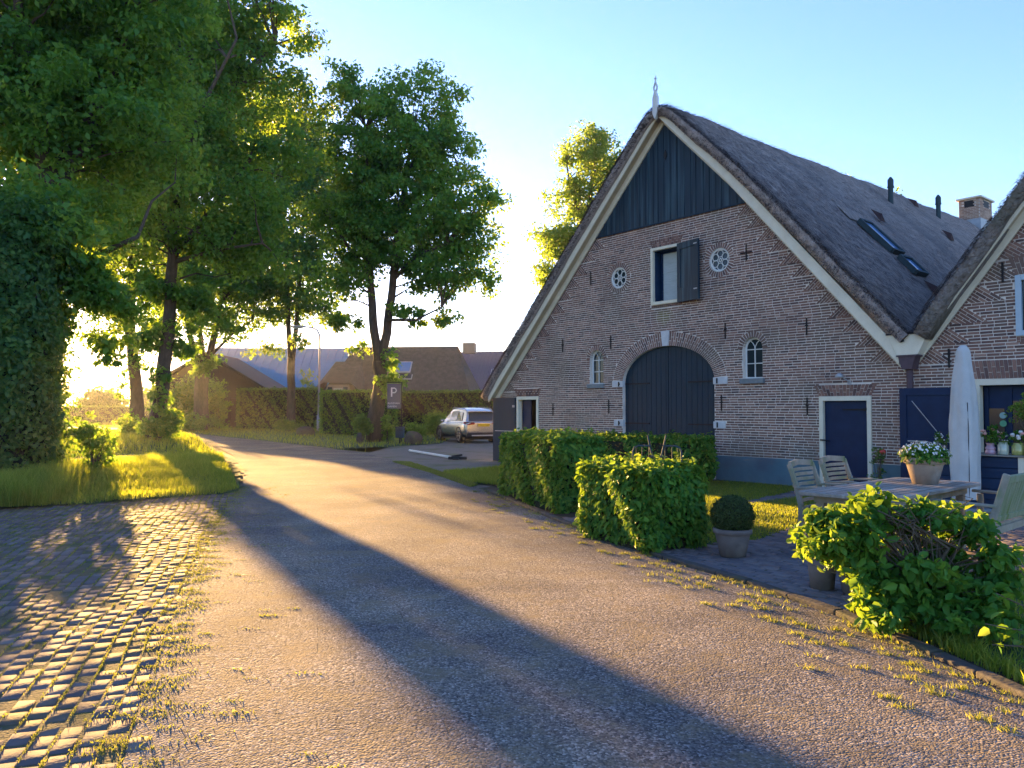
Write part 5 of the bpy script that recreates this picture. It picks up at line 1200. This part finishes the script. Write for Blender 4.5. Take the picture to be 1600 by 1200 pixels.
# distant trees closing the view
k = 0
FAR = [(-80,130,120,'broad hazy tree at the far left edge'),(60,140,70,'hazy tree seen past the hornbeam column'),(150,120,44,'low hazy tree above the low hedge'),(225,128,40,'round hazy tree between the two verge trunks'),(280,115,60,'hazy tree between the dark trunk and the pollard'),(395,150,70,'far tree beyond the shed roof'),(-220,150,140,'hazy tree outside the left edge'),(1000,160,90,'distant tree hidden behind the farmhouse')]
for (x, Y, h, lab) in FAR[:6]:
    p = base_of(x, Y); ht = h*Y/FPX
    tree('distant_tree', lab, 'tree', p, [[(*p,.5), (p[0],p[1],ht*.5,.3), (p[0],p[1],ht*.8,.1)]],
         [(p[0]+random.uniform(-2,2),p[1]+random.uniform(-1,1),ht*.42+i*ht*.14,ht*.45*random.uniform(.7,1.1),ht*.4,ht*.26) for i in range(4)], 90, 36, 1.7, .7, LEAFD, group='hazy trees beyond the bend of the road', nb=20, twig_r=.1)

# ================================================================ STREET THINGS
c = base_of(498, 57)
T = thing('street_lamp', 'slender grey street lamp with a curved arm between the hedges', 'street lamp', c)
b = MB(); b.tube([(0,0,0),(0,0,1.2)], .13, 12); b.tube([(0,0,1.2),(0.05,0,6.6),(.02,0,7.15),(-.15,0,7.5),(-.5,0,7.68),(-.95,0,7.74)], [.08,.07,.065,.06,.055,.05], 12); b.build('pole', STEEL, T, smooth=True)
b = MB(); b.sphere((-1.55,0,7.76), .62, .16, .10, 14, 8); b.tube([(-.95,0,7.74),(-1.15,0,7.75)], .05, 8); lh = b.build('lamp_head', STEEL, T, smooth=True)
b = MB(); b.sphere((-1.6,0,7.70), .42, .12, .09, 12, 6); b.build('lamp_glass', WHITE, lh, smooth=True)
# parking sign on its frame
SIGNG = M('sign_grey', (.085,.09,.115), (.075,.08,.10), rough=.5); SIGNW = M('sign_white', (.75,.75,.75), rough=.5)
c = at(628, 660, 36.9); c = (c.x, 36.9, 0)
T = thing('parking_sign', 'grey parking sign with a white P hanging from a black post', 'sign', c)
b = MB(); b.box(-.04,.0,-.02,.02,-.05,2.93); b.build('post', IRON, T)
b = MB(); b.box(-.72,-.04,-.02,.02,2.89,2.93); b.build('arm', IRON, T)
b = MB(); b.box(-.71,-.06,-.014,.014,1.64,2.85); sp = b.build('sign_panel', SIGNG, T)
b = MB(); y = -.02
b.box(-.53,-.465,y,-.015,2.22,2.66)
b.tube([(-.48,y,2.63),(-.36,y,2.63),(-.305,y,2.60),(-.275,y,2.54),(-.275,y,2.50),(-.305,y,2.44),(-.36,y,2.41),(-.48,y,2.41)], .028, 6)
b.build('letter', SIGNW, sp)
def text(name, body, size, parent, loc, mat, rot=(R(90),0,0)):
    cu = bpy.data.curves.new(name, 'FONT'); cu.body = body; cu.size = size; cu.extrude = .002; cu.align_x = 'LEFT'
    t_ = bpy.data.objects.new(name, cu); me = bpy.data.meshes.new_from_object(t_); bpy.data.objects.remove(t_); o = link(name, me, mat, parent); o.location = loc; o.rotation_euler = rot; return o
text('small_lettering', 'RUGEVAN', .125, sp, (-.69,-.018,1.86), SIGNW); text('small_lettering', 'DAMEN', .125, sp, (-.69,-.018,1.71), SIGNW)
# green mailbox on a stake
T = thing('mailbox', 'small dark green metal box on a short stake under the parking sign', 'mailbox', (c[0]-.02, 36.4, 0))
b = MB(); b.box(-.03,.03,-.03,.03,-.05,.3); b.build('stake', IRON, T)
b = MB(); b.box(-.20,.20,-.13,.13,.27,.74); b.build('box_body', DARKTEAL, T, bevel=.02); b = MB(); b.box(-.22,.22,-.15,.15,.745,.79); b.build('lid', DARKTEAL, T, bevel=.015)
b = MB(); b.box(-.14,.14,-.14,-.131,.62,.65); b.build('slot', IRON, T)
BOULD = M('boulder', (.07,.06,.045), (.12,.10,.08), ns=4, rough=.95, bump=.8, bs=9, bumpdist=.04, c3=(.09,.10,.05), ns3=4)
def rock(name, label, c, r, seed):
    random.seed(seed); b = MB(); b.sphere((0,0,r[2]*.55), r[0], r[1], r[2], 12, 8, jit=.12); o = b.build(name, BOULD, None, smooth=True, sub=1); o.location = c; return tag(o, label, 'stone')
rock('boulder', 'grey boulder on the grass left of the street lamp', (*base_of(478,47)[:2],0), (.6,.5,.40), 3)
rock('boulder', 'brown rounded boulder in the grass right of the green mailbox', (*base_of(646,35.6)[:2],0), (.45,.4,.42), 4)
rock('boulder', 'small upright stone at the left foot of the linden', (*base_of(562,36.2)[:2],0), (.16,.15,.36), 8)
random.seed(21)
# white pole lying on the drive
T = thing('barrier_pole', 'white pole lying on the sunlit driveway with a dark foot at one end', 'pole', (0,0,0))
b = MB(); b.tube([(-3.88,29.2,.06),(-2.0,25.0,.06)], .04, 10); b.build('pole', WHITE, T)
b = MB(); b.box(-2.05,-1.45,24.75,25.0,0,.09); b.box(-1.9,-1.7,24.6,25.15,0,.05); b.tube([(-1.95,24.9,.09),(-1.6,24.9,.14)], .035, 8); b.build('foot', BLACKPL, T, bevel=.01)

# ---------------------------------------------------------------- the silver car (x right, y forward, z up)
T = thing('parked_car', 'silver estate car parked beside the farmhouse, seen from behind, with a yellow plate', 'car', (-2.3,38.9,0), R(24))
def loft_body():
    # stations rear to front: y, z_low, z_belt, half width low, half width belt
    st = [(-2.30,.42,.98,.78,.80),(-2.26,.32,1.00,.90,.89),(-2.0,.28,1.02,.945,.935),(-1.2,.26,1.00,.95,.94),(0,.25,.98,.95,.945),(.9,.26,.97,.945,.93),(1.5,.28,.95,.93,.90),(2.0,.30,.86,.90,.83),(2.26,.34,.74,.82,.72),(2.32,.42,.62,.70,.6)]
    V = []; 
    for y, zl, zb, wl_, wb in st:
        m = (zl+zb)/2
        for x, z in ((0,zl),(wl_*.8,zl),(wl_,zl+.12),(wl_*1.0+.005,m),(wb+.005,zb-.06),(wb-.06,zb),(wb*.5,zb+.015),(0,zb+.02)): V.append((x,y,z))
    return st, V
st, half = loft_body(); b = MB(); m = 8; ns_ = len(st); vs = []
for i in range(ns_):
    h = half[i*m:(i+1)*m]; vs += h+[(-x,y,z) for x,y,z in h[-2:0:-1]]
k = 14; fs = [(i*k+j, i*k+(j+1)%k, (i+1)*k+(j+1)%k, (i+1)*k+j) for i in range(ns_-1) for j in range(k)]+[tuple(range(k)), tuple((ns_-1)*k+j for j in range(k-1,-1,-1))]
b.add(vs, fs); body = b.build('body', SILVER, T, smooth=True, sub=2)
# cabin
b = MB(); cab = [(-2.16,1.00,.84),(-1.93,1.50,.70),(-1.60,1.60,.67),(-.5,1.66,.67),(.25,1.60,.65),(1.12,1.00,.80)]
vs = []
for y, z, w in cab: vs += [(-w,y,z),(-w*.5,y,z+.035 if z>1.4 else z),(w*.5,y,z+.035 if z>1.4 else z),(w,y,z)]
lo = [(-.86,-2.16,.96),(.86,-2.16,.96),(-.86,1.12,.96),(.86,1.12,.96)]
n_ = len(vs); vs += [(-.86,y,.97) for y,_,_ in cab]+[(.86,y,.97) for y,_,_ in cab]
fs = [(i*4+j, i*4+j+1, (i+1)*4+j+1, (i+1)*4+j) for i in range(5) for j in range(3)]
fs += [(i*4, (i+1)*4, n_+i+1, n_+i) for i in range(5)]+[(i*4+3, n_+6+i, n_+7+i, (i+1)*4+3) for i in range(5)]+[(0,n_,n_+6,3,2,1),(20,21,22,23,n_+11,n_+5)]
b.add(vs, fs); b.build('cabin', SILVER, T, smooth=False, bevel=.03)
def pane(pts, name, mat=GLASS, d=(0,0,0)):
    b = MB(); b.add([(p[0]+d[0],p[1]+d[1],p[2]+d[2]) for p in pts], [tuple(range(len(pts)))]); return b.build(name, mat, T)
pane([(-.70,-2.145,1.06),(.70,-2.145,1.06),(.62,-1.965,1.44),(.5,-1.95,1.47),(-.5,-1.95,1.47),(-.62,-1.965,1.44)], 'rear_window', GLASS, (0,-.022,.0))
for s in (-1, 1):
    for q in ([(-1.62,1.06,.835),(-.92,1.06,.845),(-.92,1.50,.70),(-1.52,1.47,.715)],[(-.86,1.06,.848),(.0,1.06,.845),(.0,1.52,.695),(-.86,1.53,.70)],[(.06,1.06,.842),(.88,1.06,.825),(.30,1.50,.69),(.06,1.52,.695)]):
        p = [(s*(w+.022), y, z) for y, z, w in q]; pane(p, 'side_window')
pane([(-.70,1.04,1.06),(.70,1.04,1.06),(.58,.36,1.53),(-.58,.36,1.53)], 'windscreen', GLASS, (0,.04,.03))
for s in (-1, 1):
    b = MB(); b.add([(s*.46,-2.305,.90),(s*.80,-2.285,.86),(s*.93,-2.18,.90),(s*.945,-2.0,.96),(s*.93,-2.05,1.01),(s*.86,-2.27,1.02),(s*.46,-2.31,.98)], [tuple(range(7))]); b.v = [(x,y-.035,z) for x,y,z in b.v]
    b.build('tail_light', LIGHTRED, T)
    b = MB(); b.tube([(s*.66,-1.7,1.60),(s*.66,-1.5,1.66),(s*.66,0,1.70),(s*.65,.25,1.64)], .022, 6); b.build('roof_rail', STEEL, T)
    b = MB(); b.sphere((s*1.02,.72,1.04), .11,.08,.08,10,6); b.build('wing_mirror', SILVER, T, smooth=True)
b = MB(); b.box(-.30,.30,-2.36,-2.345,.80,.93); pl_ = b.build('number_plate', PLATE, T)
b = MB(); b.box(-.86,.86,-2.37,-2.2,.30,.50); b.build('rear_bumper', BLACKPL, T, bevel=.04); b = MB(); b.box(-.62,.62,-2.385,-2.372,.34,.40); b.build('bumper_trim', STEEL, T)
b = MB(); b.box(-.66,.66,-2.12,-1.86,1.49,1.525); b.build('roof_spoiler', SILVER, T, bevel=.01)
b = MB(); b.box(-.85,.85,-2.0,2.0,.16,.30); b.build('underbody', BLACKPL, T)
for s in (-1, 1):
    for y in (-1.40, 1.47):
        b = MB(); b.tube([(s*.70,y,.35),(s*.93,y,.35)], .35, 24); wh = b.build('wheel', RUBBER, T)
        b = MB(); b.tube([(s*.925,y,.35),(s*.945,y,.35)], .25, 20)
        b.build('rim', M('rim_metal', (.35,.35,.36), rough=.3, metallic=.8) if 'rim_metal' not in bpy.data.materials else bpy.data.materials['rim_metal'], wh)
        b = MB()
        for i in range(5):
            a = 6.283*i/5+.3; b.bar((s*.95,y+.05*math.cos(a),.35+.05*math.sin(a)),(s*.95,y+.24*math.cos(a),.35+.24*math.sin(a)),.012,.05,(1,0,0)) 
        b.build('spokes', BLACKPL, wh)
        b = MB(); b.tube([(s*.945,y+.40*math.cos(a),.35+.40*math.sin(a)) for a in [R(-10+i*20) for i in range(11)]], .035, 6); b.build('wheel_arch', BLACKPL, T)

# ---------------------------------------------------------------- garden rack between the hedges
c = base_of(1026, 13.6)
T = thing('garden_rack', 'grey metal garden rack with rounded corners standing between the clipped hedges', 'rack', (c[0],13.6,0), R(-12))
b = MB()
b.tube([(-.42,0,0),(-.42,0,.86),(-.39,0,.93),(-.33,0,.96),(-.10,0,.96)], .018, 8); b.tube([(.42,0,0),(.42,0,.86),(.39,0,.93),(.33,0,.96),(.10,0,.96)], .018, 8)
b.build('side_frame', GREYMETAL, T)
b = MB(); b.tube([(-.16,.02,1.15),(-.13,.02,.98),(-.08,.0,.76)], .016, 8); b.tube([(.16,.02,1.15),(.12,.02,.98),(.07,.0,.76)], .016, 8); b.tube([(-.12,0,.77),(.12,0,.77)], .022, 8); b.build('handle', GREYMETAL, T)
b = MB()
for x in (-.36,-.26,-.14,.14,.26,.36): b.tube([(x,0,.05),(x,0,.95)], .007, 6)
b.tube([(-.42,0,.30),(.42,0,.30)], .012, 6); b.build('bars', GREYMETAL, T)

# ---------------------------------------------------------------- terrace
def pot(name, label, loc, prof, mat, group=None):
    T = thing(name, label, 'plant pot', loc, 0, group); b = MB(); b.lathe(prof, seg=32); b.build('pot', mat, T, smooth=True, bevel=0)
    r = prof[-1][0]; return T
def potprof(r0, r1, h, lip=.06):
    return [(0,.0),(r0,0),(r0+(r1-r0)*.82,h-lip-.005),(r1-.012,h-lip),(r1+.012,h-lip+.008),(r1+.014,h-.008),(r1+.004,h),(r1-.02,h),(r1-.03,h-.04),(0,h-.045)]
# topiary ball
T = pot('topiary_pot', 'clipped boxwood ball in a grey clay pot standing alone on the paving', (2.40,8.42,.012), potprof(.135,.195,.30), GREYPOT)
n = 9000; d = unit(RNG.normal(size=(n,3))); rr = .222*(1+RNG.normal(0,.035,n)); P = d*rr[:,None]*np.array([1,1,.93])+np.array([0,0,.435]); tone = .5+.5*np.sin(d[:,0]*9)*np.sin(d[:,1]*8+1)*np.sin(d[:,2]*7)
leaf_mesh('boxwood_ball', P, d+RNG.normal(0,.6,(n,3)), .022, BOXL, T, droop=-.4, aspect=.5, rnd=.5*tone+.5*RNG.uniform(0,1,n))
b = MB(); b.sphere((0,0,.435), .20,.20,.185,16,10); b.build('ball_core', M_CORE, T)
# table
TA = math.atan2(1.66,1.88)
T = thing('garden_table', 'long weathered wooden garden table with rounded corners on the terrace', 'table', (4.22,8.53,0), TA)
def rrect(L_, W_, r, n=6):
    out = []
    for cx, cy, a0 in ((L_/2-r,W_/2-r,0),(-L_/2+r,W_/2-r,90),(-L_/2+r,-W_/2+r,180),(L_/2-r,-W_/2+r,270)):
        out += [(cx+r*math.cos(R(a0+90*i/n)), cy+r*math.sin(R(a0+90*i/n))) for i in range(n+1)]
    return out
b = MB(); o_ = rrect(2.55,.98,.12); n = len(o_); b.add([(x,y,.715) for x,y in o_]+[(x,y,.75) for x,y in o_], [tuple(range(n-1,-1,-1)), tuple(range(n,2*n))]+[(i,(i+1)%n,(i+1)%n+n,i+n) for i in range(n)]); tt = b.build('tabletop', TABLEW, T, bevel=.006)
b = MB()
for i in range(1, 9): b.box(-1.24+.0, 1.24, -.49+i*.109-.0025, -.49+i*.109+.0025, .7502, .7512)
b.build('board_gap', SOIL, tt)
b = MB(); b.box(-1.05,1.05,.36,.39,.63,.712); b.box(-1.05,1.05,-.39,-.36,.63,.712); b.box(-1.05,-1.02,-.36,.36,.63,.712); b.box(1.02,1.05,-.36,.36,.63,.712); b.build('apron', TEAK, T)
for x in (-.98,.98):
    for y in (-.34,.34):
        b = MB(); b.box(x-.04,x+.04,y-.04,y+.04,0,.712); b.build('leg', TEAK, T, bevel=.004)
# armchairs (face +y)
def armchair(label, loc, rz):
    T = thing('garden_armchair', label, 'chair', loc, rz, 'slatted garden armchairs at the table')
    w, dp = .31, .50
    for s in (-1, 1):
        b = MB(); b.bar((s*w,0,0),(s*w,0,.45),.045,.06,(0,1,0)); b.bar((s*w,0,.45),(s*w,-.06,.70),.045,.055,(0,1,0)); b.bar((s*w,-.06,.70),(s*w,-.14,.93),.04,.05,(0,1,0)); b.build('back_post', TEAK, T, bevel=.006)
        b = MB(); b.bar((s*w,dp,0),(s*w,dp,.64),.045,.05,(0,1,0)); b.build('front_leg', TEAK, T, bevel=.006)
        b = MB(); b.bar((s*w,-.06,.655),(s*w,.25,.675),.06,.026); b.bar((s*w,.25,.675),(s*w,dp+.05,.65),.065,.026); b.build('armrest', TEAK, T, bevel=.008)
    b = MB()
    for i in range(7):
        t = i/6; z = .50+.36*t; y = -.015-.10*t-.03*math.sin(t*3.1); b.bar((-w,y-.0,z),(0,y-.035,z+.0),.014,.040,(0,0,1)); b.bar((0,y-.035,z),(w,y,z),.014,.040,(0,0,1))
    b.bar((-w,-.14,.925),(0,-.185,.945),.03,.07,(0,0,1)); b.bar((0,-.185,.945),(w,-.14,.925),.03,.07,(0,0,1)); b.build('back_slats', TEAK, T, bevel=.003)
    b = MB()
    for i in range(7): b.box(-w+.02,w-.02,.03+i*.072,.085+i*.072,.425,.447)
    b.build('seat_slats', TEAK, T, bevel=.003)
    b = MB(); b.bar((-w,dp,.40),(w,dp,.40),.03,.05); b.bar((-w,0,.40),(w,0,.40),.03,.05); b.bar((-w,0,.40),(-w,dp,.40),.03,.05); b.bar((w,0,.40),(w,dp,.40),.03,.05); b.build('seat_frame', TEAK, T)
    return T
armchair('slatted wooden armchair nearest the topiary pot, at the near end of the table', (3.66,9.42,.01), R(-135))
armchair('slatted wooden armchair in front of the blue door, farther along the table', (4.35,10.15,.01), R(-140))
# bench
T = thing('garden_bench', 'mossy wooden garden bench with a high board back at the right edge', 'bench', (4.73,7.66,.01), TA)
BW = 1.35
for x in (0, BW):
    b = MB(); b.bar((x,0,0),(x,0,.42),.05,.07,(0,1,0)); b.bar((x,0,.40),(x,-.16,.96),.045,.065,(0,1,0)); b.build('back_post', TEAK, T, bevel=.012)
    b = MB(); b.bar((x,.5,0),(x,.5,.62),.05,.06,(0,1,0)); b.build('front_leg', TEAK, T, bevel=.006)
    b = MB(); b.bar((x,-.07,.635),(x,.58,.65),.065,.03); b.build('armrest', TEAK, T, bevel=.008)
MOSSW = M('mossy_teak', (.27,.30,.22), (.20,.25,.13), ns=5, rough=.8, stretch=(7,1,1), bump=.3, bs=25, c3=(.14,.20,.07), ns3=1.2)
b = MB()
for i in range(15):
    x = .06+i*(BW-.12)/15; b.bar((x+.035,-.035,.53),(x+.035,-.135,.88),.012,.072 if False else .012,(0,1,0)) if False else b.bar((x+.04,-.035,.53),(x+.04,-.135,.88),.074,.014,(0,1,0))
b.build('back_boards', MOSSW, T)
b = MB(); b.bar((0.02,-.14,.90),(BW-.02,-.14,.90),.035,.075,(0,-.25,1)); b.bar((.02,-.03,.50),(BW-.02,-.03,.50),.035,.06,(0,-.25,1)); b.build('back_rail', MOSSW, T, bevel=.004)
b = MB()
for i in range(6): b.box(.02,BW-.02,.02+i*.085,.085+i*.085,.40,.424)
b.build('seat_slats', TEAK, T, bevel=.003)
b = MB(); b.box(0,BW,.47,.50,.33,.40); b.box(0,BW,0,.03,.33,.40); b.build('seat_frame', TEAK, T)
# pot with white flowers on the table
T = pot('flower_pot', 'large pale terracotta pot of white flowers standing on the garden table', (4.75,8.88,.7515), potprof(.135,.205,.30,.075), TERRA)
n = 2600; d = unit(RNG.normal(size=(n,3))); rr = RNG.uniform(.5,1.05,n)[:,None]; P = d*rr*np.array([.25,.25,.13])+np.array([0,0,.33]); k = P[:,2] > .26
leaf_mesh('leaves', P[k], d[k]+np.array([0,0,.8]), .045, HEDGE, T, fine=True, droop=.3)
n = 240; d = unit(np.abs(RNG.normal(size=(n,3)))*np.sign(RNG.normal(size=(n,3)))*np.array([1,1,0])+np.abs(RNG.normal(size=(n,3)))*np.array([0,0,1])); P = d*np.array([.26,.26,.145])+np.array([0,0,.335])
leaf_mesh('flowers', P, d+RNG.normal(0,.3,(n,3)), .026, PETALW, T, fine=True, aspect=1.0)
b = MB(); b.lathe([(0,.25),(.18,.25),(.17,.33),(0,.36)], seg=16); b.build('soil', SOIL, T)
# two pots behind the open bush
GP = 'grey pots behind the open bush'
for (x, y, lab, r0, r1, h) in ((2.76,6.90,'tall grey clay pot, the left one of the two behind the open bush',.10,.135,.34),(2.98,6.72,'grey clay pot half hidden by the open bush, the right one of the two',.11,.165,.33)):
    T = pot('clay_pot', lab, (x,y,.012), potprof(r0,r1,h,.055), GREYPOT, GP)
    C, P, Nn, rn = crown_points([(0,0,h+.12,r1*1.1,r1*1.1,.14)], 20, 30, .07); leaf_mesh('foliage', P, Nn, .04, LEAFD, T, fine=True, rnd=rn)
# closed parasol
T = thing('parasol', 'closed parasol in a pale grey canvas cover standing on the terrace', 'parasol', (7.1,12.09,.01))
b = MB(); b.lathe([(.03,2.50),(.03,2.0)][::-1], seg=8) ; b.tube([(0,0,0),(0,0,2.5)], .03, 10); b.build('pole', TEAK, T)
vs = []; seg = 40; prof = [(.19,.20),(.20,.4),(.205,.6),(.21,.8),(.205,1.0),(.205,1.2),(.20,1.4),(.19,1.55),(.18,1.7),(.17,1.85),(.155,2.0),(.14,2.15),(.115,2.3),(.10,2.42),(.095,2.50),(.075,2.56),(.03,2.61)]
for r_, z in prof:
    for k in range(seg):
        a = 2*math.pi*k/seg; q = r_*(1+.06*math.cos(4*a+z*.8)+.03*math.sin(9*a-z*2)+.035*math.sin(z*9+a*3)+.035*math.sin(z*17-a*2)*math.cos(a*3+z*5)+random.uniform(-.02,.02)); vs.append((q*math.cos(a), q*math.sin(a), z))
b = MB(); n = len(prof); b.add(vs, [(i*seg+k, i*seg+(k+1)%seg, (i+1)*seg+(k+1)%seg, (i+1)*seg+k) for i in range(n-1) for k in range(seg)]+[tuple((n-1)*seg+k for k in range(seg))])
cv = b.build('cover', CANVAS, T, smooth=True, sub=1)
b = MB()
ax = math.atan2(-12.09,-7.1)+.25
b.tube([((r_*1.04)*math.cos(ax),(r_*1.04)*math.sin(ax),z) for r_, z in prof[:9]], .006, 5); b.build('zip', BLACKPL, cv)
b = MB(); b.box(-.28,.28,-.28,.28,0,.07); b.build('base', SILL, T, bevel=.02)
# counter with vases in front of the wing door
T = thing('flower_stall', 'blue plank counter with pale corner posts in front of the wing door', 'counter', (*fw(6.70,-1.25)[:2],0), FA)
CW = 2.3
b = MB()
for i in range(5): b.box(.05, 1.22, -.02, .0, .02+i*.168, .02+i*.168+.155); b.box(1.30, CW, -.02, .0, .02+i*.168, .02+i*.168+.155)
b.build('front_planks', BLUEPLANK, T, bevel=.004)
b = MB(); b.box(0,CW,-.0,.55,.0,.86); b.build('carcass', BLUE, T)
for x in (-.02, 1.22):
    b = MB(); b.box(x,x+.08,-.045,.02,0,.865); b.build('post', CREAM, T, bevel=.003)
b = MB(); b.box(-.05,CW,-.08,.62,.868,.89); b.build('counter_top', TABLEW, T, bevel=.004)
def sp(x, y, z=.891): p = fw(6.70+x, -1.25+y); return (p[0], p[1], z)
def bouquet(T, z, r, n, ls, cols, nf, fs, mat=HEDGE, h=None):
    h = h or r
    C, P, Nn, rn = crown_points([(0,0,z,r,r,h)], max(4, n//20), 20, r*.3, bias=.5); leaf_mesh('leaves', P, Nn, ls, mat, T, fine=True, rnd=rn)
    st_ = MB()
    for i in range(9):
        a = random.uniform(0,6.28); st_.tube([(0,0,.03),(math.cos(a)*r*.6,math.sin(a)*r*.6,z)],[.003,.002],4,cap=False)
    st_.build('stems', TWIG, T)
    if nf:
        b = MB()
        for i in range(nf):
            a = random.uniform(0,6.28); q = random.uniform(.4,1)*r; zc = z+random.uniform(-.5,.8)*h*.7; b.sphere((math.cos(a)*q,math.sin(a)*q,zc), fs, fs, fs*.8, 8, 5, jit=.2)
        b.build('blossoms', cols, T, smooth=True)
T = thing('vase', 'opaque pink vase of dusty pink roses on the counter, right of the parasol', 'vase', sp(.79,.12)); b = MB(); b.lathe([(0,0),(.075,0),(.08,.05),(.065,.07),(.078,.085),(.072,.11),(.055,.125),(.055,.16),(.07,.18),(.066,.18)], seg=24); b.build('vase_body', PINKV, T, smooth=True); bouquet(T, .31, .15, 260, .05, PETALP, 12, .030)
CLEAR = M('pale_glass', (.42,.48,.36), (.5,.55,.45), rough=.08, spec=.9); YEL = M('yellow_water_glass', (.38,.40,.12), rough=.08, spec=.9)
T = thing('vase', 'clear glass jar with small green sprigs, right of the pink vase', 'vase', sp(.97,.12)); b = MB(); b.lathe([(0,0),(.075,0),(.08,.02),(.08,.15),(.06,.18),(.06,.20)], seg=24); b.build('vase_body', CLEAR, T, smooth=True); bouquet(T, .25, .12, 240, .035, PETALW, 10, .012)
T = thing('vase', 'glass jar of yellowish water with white hydrangea on the counter', 'vase', sp(1.17,.14)); b = MB(); b.lathe([(0,0),(.085,0),(.09,.03),(.09,.14),(.07,.17),(.075,.19)], seg=24); b.build('vase_body', YEL, T, smooth=True); bouquet(T, .30, .13, 200, .045, PETALW, 16, .032)
T = thing('vase', 'glass jar with pale pink flowers at the right edge of the photo', 'vase', sp(1.36,.12)); b = MB(); b.lathe([(0,0),(.08,0),(.085,.03),(.085,.13),(.07,.16),(.075,.18)], seg=24); b.build('vase_body', YEL, T, smooth=True); bouquet(T, .29, .12, 220, .04, PETALP, 9, .03)
T = thing('potted_tree', 'tall light green bushy plant rising behind the vases at the right edge', 'plant', sp(1.25,.42)); b = MB(); b.lathe(potprof(.09,.13,.22), seg=20); b.build('pot', GREYPOT, T)
C, P, Nn, rn = crown_points([(.05,0,.72,.32,.28,.26),(-.15,0,.62,.22,.2,.14),(.2,0,.5,.25,.2,.2)], 60, 26, .10); leaf_mesh('foliage', P, Nn, .045, YTREE, T, fine=True, rnd=rn)
b = MB()
for c_ in C[:24]: b.tube([(0,0,.15),(c_[0]*.4,c_[1]*.4,.42),tuple(c_)],[.010,.007,.003],4,cap=False)
b.build('stems', TWIG, T)
T = thing('potted_plant', 'small white-flowering plant on the counter, left of the parasol', 'plant', sp(-.0,.25)); b = MB(); b.lathe(potprof(.06,.08,.12), seg=20); b.build('pot', GREYPOT, T); bouquet(T, .24, .12, 240, .04, PETALW, 14, .014)
# rose at the wall
p = fw(5.28,-.25); T = thing('rose_bush', 'thin rose bush with one red bloom against the wall, right of the blue door', 'shrub', (p[0],p[1],.01))
C, P, Nn, rn = crown_points([(0,0,.42,.16,.14,.36),(.0,0,.75,.1,.1,.14)], 24, 16, .07); leaf_mesh('foliage', P, Nn, .045, LEAFD, T, fine=True, rnd=rn)
b = MB()
for c_ in C[:12]: b.tube([(0,0,0),(c_[0]*.5,c_[1]*.5,c_[2]*.6),tuple(c_)],[.008,.006,.003],4,cap=False)
b.tube([(0,0,.4),(.05,-.06,.78)],[.005,.004],4); b.build('stems', TWIG, T)
b = MB(); b.sphere((.05,-.08,.80), .055,.055,.05,12,8,jit=.12); b.build('bloom', ROSE, T, smooth=True)

# ================================================================ HAZE
b = MB(); b.box(-70, 60, -8, 175, -1.05, 27)
hz = b.build('haze', bpy.data.materials.new('haze'), None); tag(hz, kind='stuff')
hm = hz.data.materials[0]; hm.use_nodes = True; nt = hm.node_tree
for n in list(nt.nodes): nt.nodes.remove(n)
ho = nt.nodes.new('ShaderNodeOutputMaterial'); hv = nt.nodes.new('ShaderNodeVolumePrincipled')
hv.inputs['Color'].default_value = (.95,.93,.9,1); hv.inputs['Density'].default_value = .00028; hv.inputs['Anisotropy'].default_value = .6
nt.links.new(hv.outputs[0], ho.inputs['Volume'])
